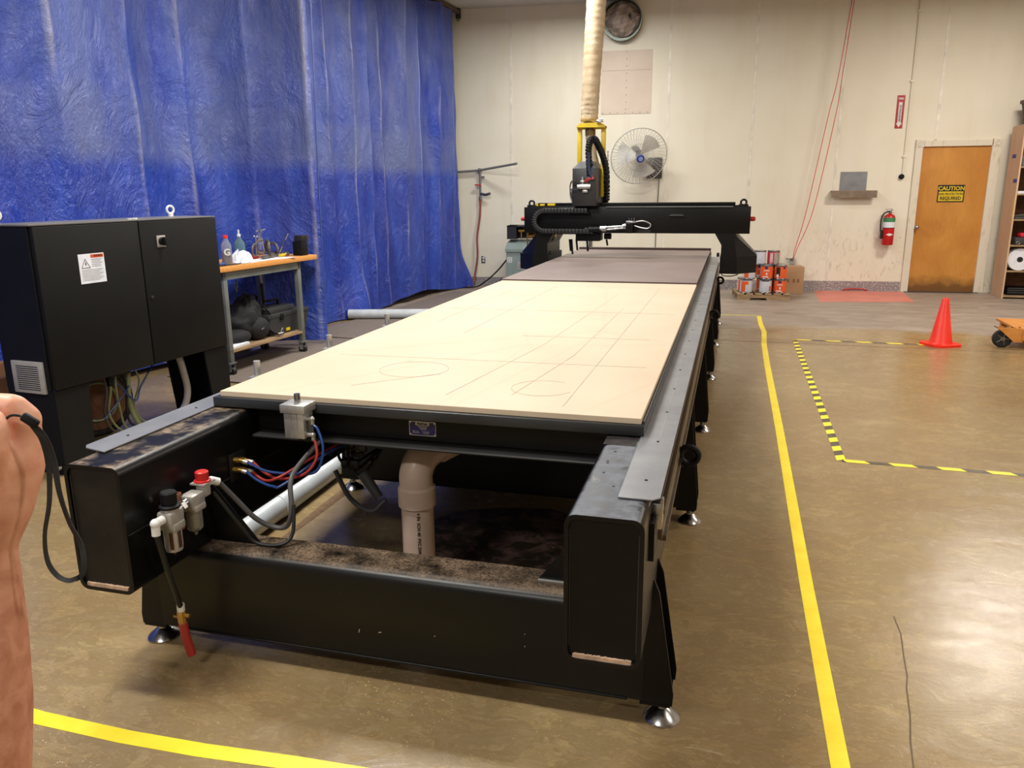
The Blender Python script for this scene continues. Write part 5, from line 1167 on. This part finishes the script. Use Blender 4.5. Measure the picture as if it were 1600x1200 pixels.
# handle and pneumatic cylinder on the beam
q = MB(); q.prism([(-.622, 8.0, 1.235), (-.600, 8.0, 1.252), (-.495, 8.0, 1.252), (-.472, 8.0, 1.235)], (0, -.03, 0)); obj('pull_handle', q, 'dkgrey', gt, smooth=0)
pc = MB(); pc.cyl((-1.40, 7.93, 1.106), (-1.27, 7.93, 1.110), .030); pc = obj('tool_cylinder', pc, 'black', gt)
q = MB(); q.cyl((-1.285, 7.93, 1.112), (-1.225, 7.93, 1.116), .031); q.cyl((-1.25, 7.93, 1.125), (-1.02, 7.93, 1.140), .012); q.cyl((-1.25, 7.93, 1.10), (-1.0, 7.93, 1.125), .010); q.torus((-1.43, 7.93, 1.105), (0, 1, 0), .014, .004, 14, 6); obj('piston_rods', q, 'chrome', pc)
q = MB(); q.box((-1.03, 7.90, 1.07), (-.96, 8.0, 1.18), .004); q.box((-1.02, 7.89, 1.13), (-.985, 7.95, 1.17), .003); obj('carriage_block', q, 'black', pc)
q = MB(); q.box((-1.03, 7.89, 1.17), (-.93, 7.93, 1.19), .003); q.cyl((-1.06, 7.92, 1.14), (-1.0, 7.92, 1.15), .02)
for k in range(3): q.cyl((-1.0+.025*k, 7.91, 1.19), (-1.0+.025*k, 7.91, 1.218), .006, seg=8)
obj('valve_fittings', q, 'chrome', pc)
q = MB(); q.tube([(-.94, 7.91, 1.18), (-.86, 7.9, 1.19), (-.79, 7.9, 1.16), (-.81, 7.9, 1.12), (-.88, 7.91, 1.125), (-.95, 7.93, 1.145)], .0065, 8, 8); obj('loop_tube', q, 'alu', pc)
q = MB(); q.box((-.92, 7.985, 1.07), (-.79, 8.0, 1.10)); obj('dark_slot', q, 'rubber', gt, smooth=0)
# spindle head
hd = MB(); hd.box((-1.567, 7.90, 1.335), (-1.327, 8.34, 1.695), .004); hd = obj('spindle_head', hd, pm('head_grey', (34, 35, 38), .42, 0, (40, 40, 42), 4), gt)
q = MB(); q.loft([[V(p) for p in ((-1.567, 7.90, 1.695), (-1.327, 7.90, 1.695), (-1.327, 8.34, 1.695), (-1.567, 8.34, 1.695))], [V(p) for p in ((-1.515, 8.02, 1.765), (-1.375, 8.02, 1.765), (-1.375, 8.30, 1.765), (-1.515, 8.30, 1.765))]]); obj('hood_top', q, pm('hood_grey', (62, 64, 68), .4), hd, smooth=0)
q = MB(); q.box((-1.50, 7.86, 1.50), (-1.38, 7.90, 1.545), .006); q.cyl((-1.51, 7.875, 1.52), (-1.38, 7.875, 1.52), .022); q.box((-1.46, 7.87, 1.465), (-1.41, 7.9, 1.49), .003); q.cyl((-1.46, 7.87, 1.545), (-1.46, 7.87, 1.615), .010, seg=10); q.cbox((-1.46, 7.87, 1.57), (.04, .03, .02), .003); obj('air_valve', q, 'alu', hd)
for c_, p in (('red', [(-1.44, 7.87, 1.57), (-1.40, 7.86, 1.60), (-1.36, 7.86, 1.59)]), ('red', [(-1.43, 7.87, 1.56), (-1.40, 7.86, 1.585), (-1.35, 7.87, 1.60), (-1.39, 7.88, 1.64)]), ('rubber', [(-1.51, 7.87, 1.52), (-1.57, 7.87, 1.56), (-1.585, 7.88, 1.48), (-1.57, 7.9, 1.42), (-1.56, 7.92, 1.38)]), ('rubber', [(-1.47, 7.87, 1.55), (-1.56, 7.86, 1.58), (-1.58, 7.87, 1.50), (-1.50, 7.86, 1.50)])):
    q = MB(); q.tube(p, .005, 6, 6); obj('control_tube', q, c_, hd)
q = MB(); q.box((-1.34, 8.34, 1.33), (-1.28, 8.40, 1.72), .003); obj('back_cover', q, 'black', gt)
q = MB(); q.tube([(-1.60, 8.2, 1.33), (-1.64, 8.2, 1.45), (-1.60, 8.2, 1.52), (-1.57, 8.2, 1.53)], .015, 8, 6); obj('grey_hose_loop', q, 'midgrey', gt)
# upright cable chain loop over the head
pp = smooth_path([V(p) for p in ((-1.395, 7.92, 1.62), (-1.405, 7.92, 1.75), (-1.415, 7.93, 1.88), (-1.40, 7.96, 1.96), (-1.365, 8.0, 1.97), (-1.335, 8.08, 1.90), (-1.30, 8.14, 1.80), (-1.275, 8.18, 1.68), (-1.27, 8.2, 1.5), (-1.27, 8.2, 1.38))], 4)
q = MB()
for a, b in zip(pp, pp[1:]):
    d = (b-a).normalized(); sd = V((.9, -.35, 0)); n_ = d.cross(sd).normalized(); sd = n_.cross(d).normalized()
    q.cbox((a+b)/2, ((b-a).length*.9, .062, .040), .003, Matrix((d, n_, sd)).transposed())
obj('cable_chain', q, 'chain_plastic' if 'chain_plastic' in MT else 'black_matt', gt, kind='stuff')
q = MB(); q.tube([(-1.405, 7.885, 1.84), (-1.405, 7.88, 1.75), (-1.395, 7.875, 1.66), (-1.37, 7.87, 1.60)], .014, 8, 6); obj('bundled_cable', q, pm('navy_sleeve', (34, 46, 76), .4), gt)
# yellow guard frame
q = MB(); q.box((-1.576, 8.18, 1.66), (-1.532, 8.22, 2.11), .003); obj('yellow_post', q, 'yellow', gt)
q = MB(); q.box((-1.334, 8.18, 1.42), (-1.290, 8.22, 2.11), .003); obj('yellow_post', q, 'yellow', gt)
q = MB(); q.prism([(-1.576, 8.10, 2.095), (-1.54, 8.10, 2.135), (-1.33, 8.10, 2.135), (-1.29, 8.10, 2.11), (-1.29, 8.10, 2.09)], (0, .16, 0)); q.box((-1.576, 8.17, 2.08), (-1.29, 8.23, 2.10)); obj('yellow_top_plate', q, 'yellow', gt, smooth=0)
q = MB(); q.box((-1.37, 8.05, 2.136), (-1.30, 8.10, 2.15), .002); q.cyl((-1.36, 8.06, 2.15), (-1.30, 8.06, 2.165), .008); obj('top_clip', q, 'chrome', gt)
q = MB()
for k in range(26): q.torus((-1.268, 8.22, 1.86-.02*k), (1, 0, 0) if k % 2 else (0, 1, 0), .008, .0025, 10, 4)
obj('lift_chain', q, 'dkgrey', gt, kind='stuff')
# bits below the left end of the beam
q = MB(); q.cyl((-2.07, 8.12, 1.03), (-1.78, 8.12, 1.035), .026); q.cbox((-1.95, 8.12, 1.03), (.10, .06, .05), .006)
for x in (-2.08, -2.0): q.cyl((x, 8.1, 1.05), (x, 8.1, .93), .008, seg=8)
obj('brass_manifold', q, 'brass', gt)
q = MB(); q.cbox((-1.90, 8.15, 1.00), (.18, .08, .04), .006); q.box((-1.55, 8.0, .985), (-1.30, 8.2, 1.066), .01); q.cyl((-1.27, 8.1, 1.03), (-1.20, 8.1, 1.03), .03)
for x, l_ in ((-1.62, .12), (-1.60, .15), (-1.55, .11), (-1.44, .12), (-1.24, .06)): q.cyl((x, 8.05, 1.0), (x+.01, 8.06, 1.0-l_), .010, seg=8)
obj('motor_and_cables', q, 'black_matt', gt)

# ---------------------------------------------------------------- dust hose from the ceiling
dh = thing('dust_hose', 'fat tan ribbed dust hose hanging down to the spindle head', 'hose', (-1.42, 8.2, 2.1))
P = smooth_path([V(p) for p in ((-1.458, 8.2, 2.15), (-1.452, 8.2, 2.35), (-1.437, 8.2, 2.7), (-1.42, 8.2, 3.0), (-1.405, 8.2, 3.3), (-1.40, 8.2, 3.7), (-1.40, 8.2, 4.13))], 16)
rad = []
for i in range(len(P)): rad.append((.083 + .012*min(1, i/48)) * (1 + .018*math.sin(i*1.9) + .01*math.sin(i*.83)))
q = MB(); rings = []
for i, (p, r_) in enumerate(zip(P, rad)):
    rings.append([p + V((r_*(1+.012*math.sin(j*1.3+i*.9))*math.cos(2*math.pi*j/32), r_*math.sin(2*math.pi*j/32), .008*math.sin(j*.6+i*2))) for j in range(32)])
q.loft(rings); obj('hose_sleeve', q, 'duct', dh, smooth=70)
q = MB(); q.lathe([(.085, 0), (.088, .005), (.088, .03), (.085, .035)], (-1.458, 8.2, 2.155), seg=32); obj('hose_clamp', q, pm('band_tan', (176, 146, 96), .5), dh)
q = MB(); q.tube([(-1.45, 8.2, 2.15), (-1.445, 8.2, 2.0), (-1.425, 8.2, 1.85), (-1.40, 8.2, 1.74)], .048, 20, 8); obj('lower_sleeve', q, 'duct', dh, smooth=70)
q = MB(); q.cyl((-1.448, 8.2, 2.09), (-1.446, 8.2, 2.02), .052, seg=24); obj('lower_clamp', q, pm('band_brown', (120, 92, 40), .5), dh)

# ================================================================ the person filming at the left
CAMP = V((0, 0, 1.489))
def HP(u, v, d): return CAMP + F_*d + R_*((u-800)/1229.26*d) - U_*((v-600)/1229.26*d)
per = thing('person', 'person raising a bare forearm and fist with a looped black wrist strap', 'person', (-1.02, .18, 0))
N = {
 'pel': ((-1.02, .14, .86), .135), 'bel': ((-1.02, .15, 1.0), .13), 'che': ((-1.02, .18, 1.16), .145), 'nek0': ((-1.02, .20, 1.31), .07), 'nek': ((-1.02, .22, 1.37), .052),
 'hd1': ((-1.02, .24, 1.45), .080), 'hd2': ((-1.02, .245, 1.53), .088), 'hd3': ((-1.02, .24, 1.59), .06),
 'shR': ((-.86, .19, 1.25), .062), 'uaR': ((-.78, .29, 1.10), .050), 'elR': (HP(-40, 1320, .745), .046), 'faR': (HP(-40, 1110, .75), .0490), 'fmR': (HP(-38, 985, .75), .0435), 'wrR': (HP(-30, 850, .75), .0305),
 'pm1': (HP(-12, 785, .75), .0360), 'pm2': (HP(10, 725, .75), .0330), 'pm3': (HP(20, 688, .75), .0270),
 'i1': (HP(38, 656, .742), .0155), 'i2': (HP(20, 638, .735), .0140), 'i3': (HP(-22, 634, .735), .0130), 'i4': (HP(-52, 642, .745), .0100),
 'm1': (HP(30, 698, .785), .0130), 'm2': (HP(18, 682, .81), .0115), 'm3': (HP(-18, 674, .805), .0105), 'm4': (HP(-42, 676, .79), .0095),
 'r1': (HP(40, 738, .780), .0150), 'r2': (HP(26, 722, .81), .0110), 'r3': (HP(-10, 705, .81), .0100), 'r4': (HP(-36, 712, .80), .0090),
 'l1': (HP(28, 768, .782), .0130), 'l2': (HP(18, 760, .81), .0095), 'l3': (HP(-8, 750, .81), .0088), 'l4': (HP(-28, 752, .80), .008),
 't1': (HP(-16, 742, .722), .0175), 't2': (HP(-14, 704, .705), .0145), 't3': (HP(-10, 672, .704), .0130), 't4': (HP(-9, 656, .708), .0100),
 'shL': ((-1.18, .19, 1.25), .062), 'uaL': ((-1.24, .29, 1.12), .050), 'elL': ((-1.22, .40, 1.0), .045), 'faL': ((-1.10, .50, 1.10), .043), 'wrL': ((-.93, .60, 1.20), .030), 'paL': ((-.88, .63, 1.25), .036),
 'hiR': ((-.93, .14, .82), .10), 'knR': ((-.90, .18, .46), .062), 'anR': ((-.89, .14, .09), .040), 'ftR': ((-.88, .27, .04), .036),
 'hiL': ((-1.11, .14, .82), .10), 'knL': ((-1.14, .18, .46), .062), 'anL': ((-1.15, .14, .09), .040), 'ftL': ((-1.16, .27, .04), .036)}
for i, (dx, dz) in enumerate(((.0, .03), (.015, .01), (.01, -.01), (0, -.03))):
    N['q%d' % i] = ((-.840+dx, .650, 1.275+dz), .011); N['w%d' % i] = ((-.815+dx, .668, 1.285+dz), .009)
N['qt'] = ((-.87, .60, 1.28), .012); N['wt'] = ((-.835, .61, 1.30), .010)
E_ = [('pel','bel'),('bel','che'),('che','nek0'),('nek0','nek'),('nek','hd1'),('hd1','hd2'),('hd2','hd3'),('che','shR'),('shR','uaR'),('uaR','elR'),('elR','faR'),('faR','fmR'),('fmR','wrR'),('wrR','pm1'),('pm1','pm2'),('pm2','pm3'),
      ('pm3','i1'),('i1','i2'),('i2','i3'),('i3','i4'),('pm3','m1'),('m1','m2'),('m2','m3'),('m3','m4'),('pm2','r1'),('r1','r2'),('r2','r3'),('r3','r4'),('pm1','l1'),('l1','l2'),('l2','l3'),('l3','l4'),('pm1','t1'),('t1','t2'),('t2','t3'),('t3','t4'),
      ('che','shL'),('shL','uaL'),('uaL','elL'),('elL','faL'),('faL','wrL'),('wrL','paL'),('pel','hiR'),('hiR','knR'),('knR','anR'),('anR','ftR'),('pel','hiL'),('hiL','knL'),('knL','anL'),('anL','ftL'),('paL','qt'),('qt','wt')]
for i in range(4): E_ += [('paL', 'q%d' % i), ('q%d' % i, 'w%d' % i)]
def skin_mat():
    t = NT('skin_tone'); sp = t.n('SeparateXYZ'); t.l(t.co.outputs['Object'], sp.inputs[0])
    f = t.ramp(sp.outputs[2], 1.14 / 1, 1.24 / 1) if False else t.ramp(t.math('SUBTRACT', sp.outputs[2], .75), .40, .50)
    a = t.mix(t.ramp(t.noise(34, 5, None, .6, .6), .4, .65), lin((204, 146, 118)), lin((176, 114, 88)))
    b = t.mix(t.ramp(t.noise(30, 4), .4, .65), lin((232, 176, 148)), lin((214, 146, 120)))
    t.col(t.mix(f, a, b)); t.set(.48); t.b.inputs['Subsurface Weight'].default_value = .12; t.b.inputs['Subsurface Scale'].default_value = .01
    t.bump(t.math('ADD', t.noise(60, 3, t.mapped((1, 1, .4))), t.math('MULTIPLY', t.noise(260, 2), .3)), .35, .0015); return t.m
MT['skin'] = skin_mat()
def capsule_body(name, nodes, edges, mat, parent, vox, its=6):
    """tapered capsules along the skeleton fused into ONE continuous smooth surface"""
    q = MB()
    for a, b in edges:
        p0, r0 = V(nodes[a][0]), nodes[a][1]; p1, r1 = V(nodes[b][0]), nodes[b][1]
        d = p1-p0; Ld = d.length; d.normalize(); x, y = q.frame(d); rings = []
        for k in range(-5, 6):
            c_ = p0 if k < 0 else p1; r_ = r0 if k < 0 else r1
            an = math.radians((k+.0)/5*88) if k else 0
            if k == 0: 
                for c2, rr2 in ((p0, r0), (p1, r1)): rings.append([c2+x*rr2*math.cos(6.2832*i_/16)+y*rr2*math.sin(6.2832*i_/16) for i_ in range(16)])
                continue
            rr2 = r_*math.cos(an); c2 = c_+d*r_*math.sin(an)
            rings.append([c2+x*rr2*math.cos(6.2832*i_/16)+y*rr2*math.sin(6.2832*i_/16) for i_ in range(16)])
        q.loft(rings)
    o = obj(name, q, mat, parent)
    rm = o.modifiers.new('r', 'REMESH'); rm.mode = 'VOXEL'; rm.voxel_size = vox; rm.use_smooth_shade = True
    sm_ = o.modifiers.new('m', 'SMOOTH'); sm_.iterations = its; sm_.factor = .5
    dg = bpy.context.evaluated_depsgraph_get(); dg.update()
    m2 = bpy.data.meshes.new_from_object(o.evaluated_get(dg)); o.modifiers.clear(); o.data = m2
    m2.materials.clear(); m2.materials.append(MT[mat]); m2.polygons.foreach_set('use_smooth', [True]*len(m2.polygons)); return o
N['wk'] = (HP(-24, 835, .755), .020)
E_ += [('wrR', 't1'), ('t1', 'pm2'), ('t1', 'pm3'), ('wk', 't1')]
E_ += [('wrR', 'wk'), ('wk', 'i1'), ('wk', 'm1'), ('wk', 'r1'), ('wk', 'l1'), ('che', 'hiR'), ('che', 'hiL'), ('shR', 'shL')]
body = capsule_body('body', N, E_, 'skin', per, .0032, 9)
q = MB(); q.surf(lambda u, v: HP(-16+15*u, 640+14*v, .695-.003*math.sin(3.14*u)), 3, 3); bmesh.ops.solidify(q.bm, geom=q.bm.faces[:], thickness=.001); obj('thumb_nail', q, pm('nail', (236, 190, 174), .3), body)
hh = MB(); hh.ball((-1.02, .225, 1.565), .108, 20, (.9, 1.0, .85))
for v in hh.bm.verts:
    if v.co.y > .29 and v.co.z < 1.58: v.co.y = .29
obj('hair', hh, pm('brown_hair', (60, 42, 30), .8, 0, (40, 28, 20), 60, .5, 120), per)
for x in (-1.05, -.99):
    q = MB(); q.ball((x, .320, 1.515), .010, 10); obj('eye', q, 'paper', per)
q = MB(); q.ball((-1.02, .338, 1.49), .014, 10, (.8, 1.1, 1.6)); q.ball((-1.02, .318, 1.453), .022, 10, (1.1, .5, .3)); obj('nose_and_mouth', q, 'skin', per)
for x in (-1.108, -.932):
    q = MB(); q.ball((x, .24, 1.505), .024, 10, (.4, .8, 1.3)); obj('ear', q, 'skin', per)
# shirt and trousers over the body
S2 = {k: (N[k][0], N[k][1]+.013) for k in ('pel', 'bel', 'che', 'shR', 'shL', 'hiR', 'hiL')}; S2['nek0'] = (V((-1.02, .20, 1.27)), .078)
S2['uaR'] = (V(N['shR'][0]).lerp(V(N['uaR'][0]), .75), .066); S2['uaL'] = (V(N['shL'][0]).lerp(V(N['uaL'][0]), .75), .066)
capsule_body('shirt', S2, [('pel','bel'),('bel','che'),('che','nek0'),('che','shR'),('shR','uaR'),('che','shL'),('shL','uaL'),('shR','shL'),('che','hiR'),('che','hiL')], 'shirt', per, .008)
T2 = {k: (N[k][0], N[k][1]+.016) for k in ('hiR', 'knR', 'anR', 'hiL', 'knL', 'anL')}; T2['pel'] = (V(N['pel'][0])-V((0, 0, .03)), .150)
capsule_body('trousers', T2, [('pel','hiR'),('hiR','knR'),('knR','anR'),('pel','hiL'),('hiL','knL'),('knL','anL')], 'jeans', per, .008)
for x in (-.885, -1.155):
    q = MB(); q.cbox((x, .21, .05), (.10, .29, .10), .03, seg=3); obj('shoe', q, 'rubber', per)
# the phone and its wrist strap
s = thing('phone', 'black phone held between the two hands just past the frame edge', 'phone', HP(-70, 650, .75))
q = MB(); a = HP(-28, 672, .752); b = HP(-220, 655, .765); q.cbox((a+b)/2, ((a-b).length, .010, .072), .004, Matrix.Rotation(math.atan2((a-b).y, (a-b).x), 3, 'Z')); obj('phone_body', q, 'black_matt', s)
s = thing('wrist_strap', 'black looped wrist strap hanging from the raised fist', 'strap', HP(45, 656, .72))
def rib(pts, w_, nm='strap_ribbon', closed=False):
    q = MB(); P = smooth_path([HP(*p) for p in pts], 8); rings = []
    for i, p in enumerate(P):
        d = (P[min(i+1, len(P)-1)] - P[max(i-1, 0)]).normalized(); sd = d.cross(F_).normalized(); sd = (sd*.92 + F_*.38*math.sin(i*.15)).normalized(); nn = d.cross(sd).normalized()
        rings.append([p+sd*w_/2+nn*.0006, p-sd*w_/2+nn*.0006, p-sd*w_/2-nn*.0006, p+sd*w_/2-nn*.0006])
    q.loft(rings); return obj(nm, q, 'strapcloth', s)
MT['strapcloth'] = pm('strap_cloth', (20, 20, 22), .55, 0, (30, 30, 32), 60)
rib([(50, 664, .716), (66, 688, .722), (76, 730, .73), (77, 785, .735), (70, 835, .74), (74, 875, .74), (88, 898, .74), (106, 907, .74), (122, 903, .742)], .0045)
rib([(52, 664, .717), (70, 684, .722), (84, 720, .73), (93, 770, .735), (108, 815, .74), (126, 850, .745), (131, 880, .745), (128, 898, .744), (118, 905, .743)], .0050)
q = MB(); q.tube([HP(8, 655, .713), HP(18, 649, .716), HP(32, 650, .720), HP(42, 655, .718)], .0013, 6, 5); obj('thin_cord', q, 'strapcloth', s)
q = MB(); a, b = HP(36, 650, .714), HP(58, 664, .716); d = (b-a).normalized(); n_ = d.cross(F_).normalized(); q.cbox((a+b)/2, ((b-a).length*1.1, .0085, .006), .002, Matrix((d, n_, d.cross(n_))).transposed()); obj('clip', q, 'black_matt', s)
